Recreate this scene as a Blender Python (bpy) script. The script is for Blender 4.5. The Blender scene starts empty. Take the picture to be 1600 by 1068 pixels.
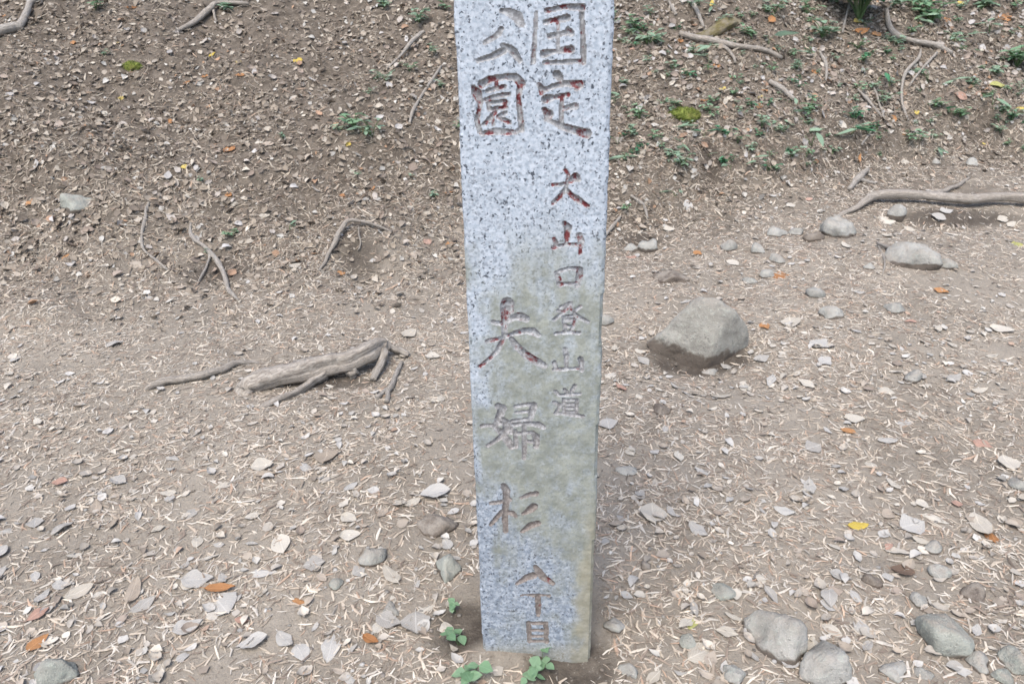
import bpy, math, random
import numpy as np
from mathutils import Vector, Matrix

rng = np.random.default_rng(7)
random.seed(7)
SC = bpy.context.scene
COL = SC.collection
R = math.radians

# ------------------------------------------------------------------ camera
CAM_H = 1.08
PITCH, ROLL = R(24.1), R(1.08)
FPX = 1155.0                                  # focal length in pixels of a 1600 wide picture
f0 = Vector((0, math.cos(PITCH), -math.sin(PITCH)))
r0 = Vector((1, 0, 0)); u0 = Vector((0, math.sin(PITCH), math.cos(PITCH)))
CR = r0*math.cos(ROLL) - u0*math.sin(ROLL)
CU = u0*math.cos(ROLL) + r0*math.sin(ROLL)
cam_d = bpy.data.cameras.new('camera'); cam = bpy.data.objects.new('camera', cam_d); COL.objects.link(cam)
m = Matrix((CR, CU, -f0)).transposed().to_4x4(); m.translation = (0, 0, CAM_H)
cam.matrix_world = m
cam_d.sensor_width = 36.0; cam_d.lens = 36.0*FPX/1600.0
cam_d.dof.use_dof = True; cam_d.dof.focus_distance = 1.55; cam_d.dof.aperture_fstop = 15.0
cam_d.clip_start = 0.02; cam_d.clip_end = 500
SC.camera = cam

# ------------------------------------------------------------------ light (soft shade under a bright sky)
SUN_EL, SUN_AZ = R(62), R(200)                # azimuth clockwise from +Y: behind the camera, a little to its left
w = bpy.data.worlds.new('World'); SC.world = w; w.use_nodes = True
nt = w.node_tree; nt.nodes.clear()
sky = nt.nodes.new('ShaderNodeTexSky'); sky.sky_type = 'NISHITA'; sky.sun_disc = False
sky.sun_elevation = SUN_EL; sky.sun_rotation = SUN_AZ; sky.air_density = 1.0; sky.dust_density = 3.0; sky.ozone_density = 1.0
bg = nt.nodes.new('ShaderNodeBackground'); bg.inputs['Strength'].default_value = 0.15
ow = nt.nodes.new('ShaderNodeOutputWorld')
nt.links.new(sky.outputs[0], bg.inputs[0]); nt.links.new(bg.outputs[0], ow.inputs[0])
sl = bpy.data.lights.new('sun', 'SUN'); so = bpy.data.objects.new('sun', sl); COL.objects.link(so)
sl.energy = 1.3; sl.angle = R(35); sl.color = (1.0, 0.955, 0.86)
sd = Vector((math.sin(SUN_AZ)*math.cos(SUN_EL), math.cos(SUN_AZ)*math.cos(SUN_EL), math.sin(SUN_EL)))
so.rotation_euler = sd.to_track_quat('Z', 'Y').to_euler(); so.location = sd*20
SC.view_settings.view_transform = 'Standard'; SC.view_settings.look = 'None'
SC.view_settings.exposure = 1.25; SC.view_settings.gamma = 1.0
SC.render.engine = 'CYCLES'
SC.cycles.filter_width = 1.6; SC.cycles.max_bounces = 6; SC.cycles.diffuse_bounces = 3

# ------------------------------------------------------------------ noise
_P = np.random.default_rng(3).permutation(4096)
def _h(ix, iy, iz=0):
    return _P[(_P[(_P[ix & 4095] + iy) & 4095] + iz) & 4095] / 4095.0
def noise2(x, y):
    x = np.asarray(x, float); y = np.asarray(y, float)
    ix = np.floor(x).astype(int); iy = np.floor(y).astype(int); fx = x-ix; fy = y-iy
    fx = fx*fx*fx*(fx*(fx*6-15)+10); fy = fy*fy*fy*(fy*(fy*6-15)+10)
    a = _h(ix, iy); b = _h(ix+1, iy); c = _h(ix, iy+1); d = _h(ix+1, iy+1)
    return (a+(b-a)*fx + ((c+(d-c)*fx)-(a+(b-a)*fx))*fy)*2-1
def fbm2(x, y, o=4, g=0.5):
    s = 0; a = 1.0; t = 0
    for i in range(o):
        s = s + a*noise2(x*2**i+17.3*i, y*2**i+9.1*i); t += a; a *= g
    return s/t
def noise3(x, y, z):
    x, y, z = (np.asarray(q, float) for q in (x, y, z))
    ix = np.floor(x).astype(int); iy = np.floor(y).astype(int); iz = np.floor(z).astype(int)
    s = lambda t: t*t*(3-2*t)
    fx, fy, fz = s(x-ix), s(y-iy), s(z-iz)
    def L(k):
        a = _h(ix, iy, k); b = _h(ix+1, iy, k); c = _h(ix, iy+1, k); d = _h(ix+1, iy+1, k)
        return a+(b-a)*fx + ((c+(d-c)*fx)-(a+(b-a)*fx))*fy
    return (L(iz)*(1-fz)+L(iz+1)*fz)*2-1
def fbm3(x, y, z, o=4):
    s = 0; a = 1.0; t = 0
    for i in range(o):
        s = s + a*noise3(x*2**i+5.2*i, y*2**i, z*2**i+3.7*i); t += a; a *= .5
    return s/t
def sstep(a, b, x):
    t = np.clip((np.asarray(x, float)-a)/(b-a), 0, 1); return t*t*(3-2*t)

# ------------------------------------------------------------------ places: pixel of the photograph -> point of the ground
def ray(u, v):
    d = f0*FPX + CR*(u-800.0) - CU*(v-534.0)
    return np.array(d)/FPX                    # depth 1 along the view axis
POST_D = None
d_ = ray(839, 1027); t_ = -CAM_H/d_[2]; POST = np.array([d_[0]*t_, d_[1]*t_]); POST_Y = POST[1]
def on_face(u, v):
    d = ray(u, v); t = POST_Y/d[1]; return d[0]*t, CAM_H+d[2]*t
_l = on_face(753.5, 1015); _r = on_face(924.5, 1030)
POST_W = _r[0]-_l[0]; POST_X = (_r[0]+_l[0])/2
print('post', POST_X, POST_Y, POST_W)

def trail(x, y):
    return 0.03*(y-POST_Y) + 0.055*sstep(0.2, 1.6, x)*np.maximum(y-1.6, 0)
def hit(u, v, fn):
    d = ray(u, v); t = np.arange(0.3, 40, 0.004)
    x = d[0]*t; y = d[1]*t; z = CAM_H+d[2]*t
    g = z-fn(x, y); k = np.argmax(g < 0)
    if not (g < 0).any(): k = len(t)-1
    return np.array([x[k], y[k], z[k]]), t[k]
_toe = [(-300, 515), (0, 492), (300, 478), (600, 466), (740, 440), (960, 388), (1050, 352), (1200, 325), (1350, 286), (1600, 262), (1900, 246)]
_tp = np.array([hit(u, v, trail)[0] for u, v in _toe]); _tp = _tp[np.argsort(_tp[:, 0])]
def toe(x):
    x = np.asarray(x, float); s = 0
    for o in np.linspace(-.25, .25, 7): s = s+np.interp(x+o, _tp[:, 0], _tp[:, 1])
    return s/7
def bank_s(x, y):
    return y-toe(x)-0.12*fbm2(x*1.3+4, y*1.3, 2)
FEATS = []                                    # local dips and mounds of the ground: x, y, rx, ry, height
def ground0(x, y):
    x = np.asarray(x, float); y = np.asarray(y, float)
    s = bank_s(x, y); right = sstep(0.2, 0.9, x)
    sp = np.logaddexp(0, s/0.16)*0.16
    lim = 1.0/(1+np.exp(-(s-0.05)/0.06))*0.0
    z = trail(x, y) + (0.50+0.06*right)*sp
    z = z + right*0.13*sstep(0.0, 0.30, s)                        # the cut edge of the path
    z = z + (0.03+0.07*sstep(.2, 1.2, s))*fbm2(x*0.9+2, y*0.9+5, 3)
    for (fx, fy, rx, ry, h) in FEATS:
        z = z + h*np.exp(-((x-fx)/rx)**2-((y-fy)/ry)**2)
    return z
def ground(x, y):
    b = sstep(-.1, .5, bank_s(x, y))
    return ground0(x, y) + (0.006+0.026*b)*fbm2(x*5, y*5, 3) + (0.0026+0.010*b)*fbm2(x*22, y*22, 3)
def P(u, v):
    p, t = hit(u, v, ground0); p[2] = float(ground(p[0], p[1])); return p
def scale_at(u, v):
    return hit(u, v, ground0)[1]/FPX          # metres per pixel there
def feat(u, v, wpx, dpx, h):
    p, t = hit(u, v, ground0); k = t/FPX
    return (p[0], p[1], wpx*k*.5, dpx*k, h)
_f = [feat(1095, 565, 190, 75, -0.035), feat(565, 418, 95, 60, -0.07), feat(575, 375, 120, 45, 0.05), feat(1400, 345, 120, 30, -0.05),
      feat(1500, 345, 140, 30, -0.06), feat(1590, 340, 80, 30, -0.05), feat(510, 603, 190, 45, -0.015), feat(60, 495, 130, 50, 0.05),
      feat(1440, 455, 90, 50, -0.006), feat(1425, 405, 130, 40, 0.03), feat(480, 330, 60, 30, -0.05), feat(340, 420, 120, 60, -0.03),
      feat(1110, 255, 40, 25, -0.06), feat(772, 1022, 80, 30, .022), feat(828, 1024, 50, 22, .013), feat(905, 1045, 70, 35, -.016), feat(1010, 395, 60, 40, -.02), feat(1440, 165, 160, 40, -.07), feat(1540, 190, 100, 30, -.07)]
FEATS.extend(_f)
def nrm(x, y, e=0.012):
    gx = (ground(x+e, y)-ground(x-e, y))/(2*e); gy = (ground(x, y+e)-ground(x, y-e))/(2*e)
    n = np.stack([-gx, -gy, np.ones_like(gx)], -1); return n/np.linalg.norm(n, axis=-1, keepdims=True)

LANDMARKS = [(n_, P(u, v)) for n_, u, v in [('the carved post', 839, 1035), ('the wedge-shaped boulder', 1095, 560), ('the thick forked root', 500, 605), ('the slender grey root', 290, 605),
    ('the big rounded stone block', 1215, 1020), ('the triangular stone', 700, 900), ('the egg-shaped pebble', 1395, 485), ('the long path root', 1460, 325),
    ('the upright grey stone', 1592, 765), ('the dark bank hollow', 565, 410), ('the thin crooked root', 335, 420), ('the green-tinged oblong stone', 116, 325), ('the yellow-green moss cushion', 1070, 185),
    ('the long dark branch', 1140, 80), ('the evergreen bush', 1342, 30), ('the worn grey-green stone', 90, 1060), ('the broad low stone', 1428, 410), ('the small dark moss tuft', 205, 110), ('the pale forked branch', 25, 55),
    ('the flat-topped stone', 1308, 368), ('the pale greenish flat stone', 1482, 1000), ('the pale broken stick', 1220, 148), ('the hanging twigs', 1420, 120), ('the long low brown stone', 1050, 437)]]
def near(x, y):
    d, n_ = min((math.hypot(x-q[0], y-q[1]), n_) for n_, q in LANDMARKS)
    return ('beside ' if d < .16 else 'near ' if d < .42 else 'away from ')+n_
def between(x, y):
    q = sorted((math.hypot(x-q[0], y-q[1]), n_) for n_, q in LANDMARKS); return f'nearer {q[0][1]} than {q[1][1]}'
# ------------------------------------------------------------------ mesh helpers
def mesh_np(name, V, F, smooth=True, attrs=None, uv=None, mat=None):
    me = bpy.data.meshes.new(name); V = np.asarray(V, np.float32); F = np.asarray(F, np.int32); k = F.shape[1]
    me.vertices.add(len(V)); me.vertices.foreach_set('co', V.ravel())
    me.loops.add(F.size); me.loops.foreach_set('vertex_index', F.ravel())
    me.polygons.add(len(F)); me.polygons.foreach_set('loop_start', np.arange(0, F.size, k, dtype=np.int32))
    me.polygons.foreach_set('loop_total', np.full(len(F), k, np.int32))
    me.update(calc_edges=True)
    if smooth: me.polygons.foreach_set('use_smooth', np.ones(len(F), bool))
    for n, a in (attrs or {}).items():
        a = np.asarray(a, np.float32)
        if a.ndim == 1:
            at = me.attributes.new(n, 'FLOAT', 'POINT'); at.data.foreach_set('value', a)
        else:
            at = me.attributes.new(n, 'FLOAT_COLOR', 'POINT')
            at.data.foreach_set('color', np.concatenate([a, np.ones((len(a), 1), np.float32)], 1).ravel())
    if uv is not None:
        l = me.uv_layers.new(name='uv'); l.data.foreach_set('uv', np.asarray(uv, np.float32)[F.ravel()].ravel())
    if mat: me.materials.append(mat)
    return me
def link(name, me, parent=None):
    o = bpy.data.objects.new(name, me); COL.objects.link(o)
    if parent: o.parent = parent
    return o
def tag(o, label, cat, group=None, kind=None):
    o['label'] = label
    if cat: o['category'] = cat
    if group: o['group'] = group
    if kind: o['kind'] = kind
    return o
def grid_faces(nr, nc, wrap=False):
    c = np.arange(nc if wrap else nc-1); r = np.arange(nr-1)
    rr, cc = np.meshgrid(r, c, indexing='ij'); c2 = (cc+1) % nc
    return np.stack([rr*nc+cc, rr*nc+c2, (rr+1)*nc+c2, (rr+1)*nc+cc], -1).reshape(-1, 4)
def empty(name, loc, rz=0):
    o = bpy.data.objects.new(name, None); COL.objects.link(o); o.location = loc; o.rotation_euler.z = rz
    o.empty_display_size = 0.05; return o

# ------------------------------------------------------------------ materials
class M:
    def __init__(s, name, rough=0.85, spec=0.25):
        s.m = bpy.data.materials.new(name); s.m.use_nodes = True; s.t = s.m.node_tree; s.t.nodes.clear()
        s.b = s.n('ShaderNodeBsdfPrincipled'); s.o = s.n('ShaderNodeOutputMaterial'); s.l(s.b.outputs[0], s.o.inputs[0])
        s.b.inputs['Roughness'].default_value = rough; s.b.inputs['Specular IOR Level'].default_value = spec
    def n(s, t): return s.t.nodes.new(t)
    def l(s, a, b): s.t.links.new(a, b)
    def coord(s, k='Object'): return s.n('ShaderNodeTexCoord').outputs[k]
    def attr(s, n, out='Fac'):
        a = s.n('ShaderNodeAttribute'); a.attribute_name = n; return a.outputs[out]
    def noise(s, co, scale, detail=4, rough=.55, dist=0):
        n = s.n('ShaderNodeTexNoise'); s.l(co, n.inputs['Vector']); n.inputs['Scale'].default_value = scale
        n.inputs['Detail'].default_value = detail; n.inputs['Roughness'].default_value = rough; n.inputs['Distortion'].default_value = dist
        return n.outputs['Fac']
    def voro(s, co, scale, out='Distance', feature='F1'):
        n = s.n('ShaderNodeTexVoronoi'); s.l(co, n.inputs['Vector']); n.inputs['Scale'].default_value = scale; n.feature = feature
        return n.outputs[out]
    def rng(s, x, a, b, c=0, d=1, smooth=True):
        n = s.n('ShaderNodeMapRange'); n.interpolation_type = 'SMOOTHSTEP' if smooth else 'LINEAR'
        s.l(x, n.inputs['Value'])
        for k, v in zip(('From Min', 'From Max', 'To Min', 'To Max'), (a, b, c, d)): n.inputs[k].default_value = v
        return n.outputs['Result']
    def math(s, op, a, b=0.0):
        n = s.n('ShaderNodeMath'); n.operation = op
        for i, q in enumerate((a, b)):
            if isinstance(q, (int, float)): n.inputs[i].default_value = q
            else: s.l(q, n.inputs[i])
        return n.outputs[0]
    def mix(s, f, a, b, mode='MIX'):
        n = s.n('ShaderNodeMix'); n.data_type = 'RGBA'; n.blend_type = mode
        for i, q in ((0, f), (6, a), (7, b)):
            if isinstance(q, (int, float)): n.inputs[i].default_value = q
            elif isinstance(q, tuple): n.inputs[i].default_value = (*q, 1)
            else: s.l(q, n.inputs[i])
        return n.outputs[2]
    def bump(s, h, strength=.4, dist=.003, prev=None):
        n = s.n('ShaderNodeBump'); n.inputs['Strength'].default_value = strength; n.inputs['Distance'].default_value = dist
        s.l(h, n.inputs['Height'])
        if prev: s.l(prev, n.inputs['Normal'])
        return n.outputs[0]
    def color(s, c): s.l(c, s.b.inputs['Base Color']); return s
    def normal(s, c): s.l(c, s.b.inputs['Normal']); return s

def mat_ground():
    q = M('forest_soil', .95, .1); co = q.coord()
    n1 = q.noise(co, 2.2, 5); n2 = q.noise(co, 19, 6, .65); n3 = q.noise(co, 120, 4, .7)
    path = q.mix(q.rng(n1, .35, .68), (.166, .144, .117), (.258, .228, .188))
    path = q.mix(q.rng(n2, .38, .66), path, (.225, .199, .164))
    bank = q.mix(q.rng(n2, .35, .65), (.070, .058, .046), (.138, .116, .093))
    c = q.mix(q.attr('bank'), path, bank)
    c = q.mix(q.math('MULTIPLY', q.attr('damp_shade'), q.rng(n2, .3, .6, .6, .95)), c, (.060, .050, .041))  # dark tint of moist soil and of painted contact shade
    c = q.mix(q.rng(n3, .58, .75, 0, .55), c, (.42, .395, .35))
    c = q.mix(q.rng(n3, .30, .42, .6, 0), c, (.05, .038, .03))
    q.color(c)
    b = q.bump(n2, .7, .014); b = q.bump(n3, .8, .005, b); b = q.bump(q.noise(co, 420, 3, .7), .5, .0015, b)
    return q.normal(b).m
def mat_granite():
    q = M('weathered_granite', .75, .3); co = q.coord()
    al = q.attr('algae'); low = q.attr('mottle'); ochre = q.attr('ochre')
    n = q.noise(co, 150, 3, .6); n_c = q.noise(co, 36, 3, .55); nf = q.noise(co, 420, 2, .6)
    base = q.mix(q.rng(n, .38, .62), (.30, .345, .395), (.415, .458, .51))
    base = q.mix(q.rng(nf, .55, .72, 0, .6), base, (.25, .27, .30))
    base = q.mix(q.math('MULTIPLY', low, .85), base, q.mix(q.rng(q.noise(co, 95, 4, .65), .40, .62), (.13, .16, .20), (.30, .335, .38)))
    sp = q.noise(co, 180, 2.5, .6, .15); thr = q.math('ADD', sp, q.rng(n_c, .3, .7, -.05, .07, False))
    speck = q.rng(thr, .597, .645)
    base2 = q.mix(q.math('MULTIPLY', speck, q.rng(al, 0, 1, .93, .6)), base, (.035, .042, .055))
    ac = q.mix(q.rng(q.noise(co, 30, 5, .65), .35, .65), (.17, .18, .148), (.262, .272, .228))
    ac = q.mix(q.rng(q.noise(co, 260, 3, .6), .5, .7, 0, .5), ac, (.12, .135, .115))
    vs = q.voro(co, 330, 'Color'); vx = q.n('ShaderNodeSeparateColor'); q.l(vs, vx.inputs[0]); base2 = q.mix(q.rng(vx.outputs[0], .72, .8, 0, .30), base2, (.48, .51, .55)); base2 = q.mix(q.rng(vx.outputs[1], .8, .86, 0, .45), base2, (.13, .145, .165))
    alm = q.math('MULTIPLY', q.rng(al, 0, .8, 0, .9, False), q.rng(q.noise(co, 55, 5, .7), .30, .58, .55, 1))
    c = q.mix(alm, base2, ac)
    c = q.mix(q.math('MULTIPLY', ochre, .8), c, q.mix(q.rng(n_c, .35, .65), (.20, .185, .13), (.30, .28, .21)))
    q.color(c)
    b = q.bump(nf, .35, .0008); b = q.bump(q.noise(co, 120, 4, .6), .35, .0015, b)
    return q.normal(b).m
def mat_groove():
    q = M('groove_with_worn_red_paint', .85, .15); co = q.coord()
    red = q.attr('paint'); dep = q.attr('algae')
    n = q.noise(co, 210, 4, .65); 
    bare = q.mix(q.attr('mottle'), q.mix(q.rng(n, .4, .65), (.20, .20, .205), (.36, .37, .38)), q.mix(q.rng(n, .4, .65), (.14, .118, .106), (.22, .195, .178)))
    mask = q.math('MULTIPLY', q.rng(q.math('ADD', q.noise(co, 70, 5, .7), q.math('MULTIPLY', q.math('SUBTRACT', red, .6), .20)), .515, .62), q.rng(red, 0, .3))
    c = q.mix(mask, bare, q.mix(q.rng(n, .35, .65), (.105, .024, .028), (.17, .055, .055)))
    q.color(c); return q.normal(q.bump(n, .5, .0012)).m
def mat_stone(name, a, b, lichen=(.30, .33, .29), lich=.5, soil=True):
    q = M(name, .9, .2); co = q.coord(); oi = q.n('ShaderNodeObjectInfo')
    v = q.n('ShaderNodeVectorMath'); v.operation = 'ADD'; q.l(co, v.inputs[0]); q.l(oi.outputs['Location'], v.inputs[1]); co = v.outputs[0]
    n1 = q.noise(co, 14, 5, .6); n2 = q.noise(co, 75, 5, .7); n3 = q.noise(co, 300, 3, .6)
    c = q.mix(q.rng(n1, .35, .65), a, b)
    c = q.mix(q.rng(n2, .5, .68, 0, lich), c, lichen)
    c = q.mix(q.rng(n2, .30, .42, .7, 0), c, tuple(x*.45 for x in a))
    c = q.mix(q.rng(n3, .58, .7, 0, .5), c, tuple(min(1, x*1.5) for x in b))
    geo = q.n('ShaderNodeNewGeometry'); sz = q.n('ShaderNodeSeparateXYZ'); q.l(geo.outputs['Normal'], sz.inputs[0])
    dust = q.math('MULTIPLY', q.rng(sz.outputs[2], .35, .95), q.rng(q.noise(co, 26, 5, .7), .36, .62))
    c = q.mix(q.math('MULTIPLY', dust, q.rng(oi.outputs['Random'], 0, 1, .35, .9)), c, (.265, .238, .203))
    if soil:
        s = q.math('ADD', q.attr('soil'), q.rng(n1, .3, .7, -.25, .25, False))
        c = q.mix(q.rng(s, .4, .62, 0, .9), c, (.075, .058, .045))
    q.color(c)
    b_ = q.bump(n1, .6, .014); b_ = q.bump(n2, .8, .006, b_); b_ = q.bump(n3, .6, .0016, b_)
    return q.normal(b_).m
def mat_wood(name, a, b, stretch=True):
    q = M(name, .85, .2); uv = q.n('ShaderNodeUVMap').outputs[0]; co = q.coord()
    mp = q.n('ShaderNodeMapping'); q.l(uv, mp.inputs[0]); mp.inputs['Scale'].default_value = (9, 1.0, 1)
    n1 = q.noise(mp.outputs[0], 3.0, 5, .65, .6); n2 = q.noise(co, 160, 4, .65); n3 = q.noise(co, 18, 3)
    c = q.mix(q.rng(n1, .36, .64), a, b); c = q.mix(q.rng(n2, .52, .7, 0, .5), c, tuple(x*.5 for x in a))
    c = q.mix(q.rng(n3, .45, .7, 0, .5), c, (.24, .21, .175))
    q.color(c); bb = q.bump(n1, .8, .006); return q.normal(q.bump(n2, .7, .0022, bb)).m
def mat_leaf(name, a, b, spot=(.10, .075, .055), trans=.12, attr=None, vein=.5, rough=.7):
    q = M(name, rough, .25); co = q.coord(); uv = q.n('ShaderNodeUVMap').outputs[0]; oi = q.n('ShaderNodeObjectInfo')
    sx = q.n('ShaderNodeSeparateXYZ'); q.l(uv, sx.inputs[0])
    if attr: c = q.attr(attr, 'Color'); co2 = co
    else:
        v = q.n('ShaderNodeVectorMath'); v.operation = 'ADD'; q.l(co, v.inputs[0]); q.l(oi.outputs['Location'], v.inputs[1]); co2 = v.outputs[0]
        c = q.mix(oi.outputs['Random'], a, b)
    n1 = q.noise(co2, 60 if not attr else 90, 4, .65); n2 = q.noise(co2, 300, 3, .6)
    c = q.mix(q.rng(n1, .5, .72, 0, .45), c, spot); c = q.mix(q.rng(n2, .6, .72, 0, .45), c, spot)
    if not attr:
        y = q.math('ABSOLUTE', q.math('SUBTRACT', sx.outputs[1], .5))
        rib = q.rng(y, .012, .035, vein, 0)
        k = q.math('FRACT', q.math('MULTIPLY', q.math('ADD', sx.outputs[0], q.math('MULTIPLY', y, -.9)), 9.0))
        side = q.rng(q.math('ABSOLUTE', q.math('SUBTRACT', k, .5)), .05, .12, vein*.55, 0)
        vv = q.math('MAXIMUM', rib, side)
        c = q.mix(vv, c, tuple(min(.8, x*1.25) for x in b))
        q.normal(q.bump(vv, .4, .0012, q.bump(n1, .5, .003)))
    q.color(c)
    tr = q.n('ShaderNodeBsdfTranslucent'); q.l(c, tr.inputs[0]); mx = q.n('ShaderNodeMixShader'); mx.inputs[0].default_value = trans
    q.l(q.b.outputs[0], mx.inputs[1]); q.l(tr.outputs[0], mx.inputs[2]); q.l(mx.outputs[0], q.o.inputs[0])
    return q.m
def mat_moss():
    q = M('moss', .95, .1); co = q.coord(); n = q.noise(co, 60, 4, .65)
    c = q.mix(q.rng(n, .35, .65), (.085, .11, .025), (.19, .22, .055)); c = q.mix(q.rng(q.noise(co, 12, 3), .5, .7, 0, .6), c, (.13, .12, .04))
    q.color(c); return q.normal(q.bump(n, .7, .01)).m

G_SOIL = mat_ground(); G_GRAN = mat_granite(); G_GROOVE = mat_groove()
G_STONE = mat_stone('grey_stone', (.215, .210, .190), (.325, .318, .292))
G_BOULD = mat_stone('lichened_boulder_stone', (.215, .205, .18), (.31, .30, .265), (.36, .375, .325), .6)
G_MOSSY = mat_stone('greenish_stone', (.21, .215, .19), (.30, .31, .275), (.29, .315, .27), .55)
G_BROWN = mat_stone('brown_stone', (.11, .09, .075), (.17, .145, .12), (.2, .18, .15), .3)
G_ROOT = mat_wood('weathered_root', (.185, .162, .138), (.34, .31, .27))
G_TWIG = mat_wood('dry_twig', (.19, .17, .148), (.35, .325, .29))
G_MOSS = mat_moss()
G_DUSTYWOOD = mat_wood('mossy_wood', (.085, .07, .035), (.145, .125, .055))

# ------------------------------------------------------------------ ground sheet
def axis(stops):
    out = [stops[0][0]]
    for (a, sa), (b, sb) in zip(stops[:-1], stops[1:]):
        while out[-1] < b-1e-6:
            t = (out[-1]-a)/(b-a); out.append(min(b, out[-1]+sa+(sb-sa)*t))
    return np.array(out)
gx = axis([(-40, 3), (-8, .35), (-4, .05), (-2.2, .019), (2.2, .019), (4, .035), (8, .3), (40, 3)])
gy = axis([(-20, 3), (-1, .3), (.3, .05), (.7, .016), (3.2, .017), (5.5, .028), (7, .05), (12, .3), (40, 3)])
XX, YY = np.meshgrid(gx, gy); xr, yr = XX.ravel(), YY.ravel()
ZZ = ground(xr, yr)
bankm = np.clip(sstep(-.55, .65, bank_s(xr, yr)+.30*sstep(.2, .7, xr)+.45*fbm2(xr*2.2, yr*2.2, 4)), 0, 1)
def damp_shade_at(x, y):  # mask for moist soil and for shade painted into the soil colour
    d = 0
    for (u, v, wpx, dpx, a) in DAMP_SHADE:
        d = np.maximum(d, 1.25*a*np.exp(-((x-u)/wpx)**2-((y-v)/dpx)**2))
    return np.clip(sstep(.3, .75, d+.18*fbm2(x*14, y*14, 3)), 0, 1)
DAMP_SHADE = [(*feat(u, v, w_, d_, 0)[:4], a) for (u, v, w_, d_, a) in
        [(1095, 562, 190, 60, .95), (565, 405, 110, 50, .6), (510, 600, 210, 30, .68), (890, 1050, 150, 60, 1.1), (725, 985, 120, 70, .8),  # post foot: dark soil doubling as contact shadow; thick root: shade painted beneath
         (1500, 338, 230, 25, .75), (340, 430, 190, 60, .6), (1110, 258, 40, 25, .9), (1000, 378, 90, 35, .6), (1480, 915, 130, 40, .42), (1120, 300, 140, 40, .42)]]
me = mesh_np('ground', np.stack([xr, yr, ZZ], 1), grid_faces(len(gy), len(gx)), True, {'bank': bankm, 'damp_shade': damp_shade_at(xr, yr)}, None, G_SOIL)
go = link('ground', me); go['kind'] = 'structure'; go['label'] = 'bare dirt path and brown forest bank strewn with litter'

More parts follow.
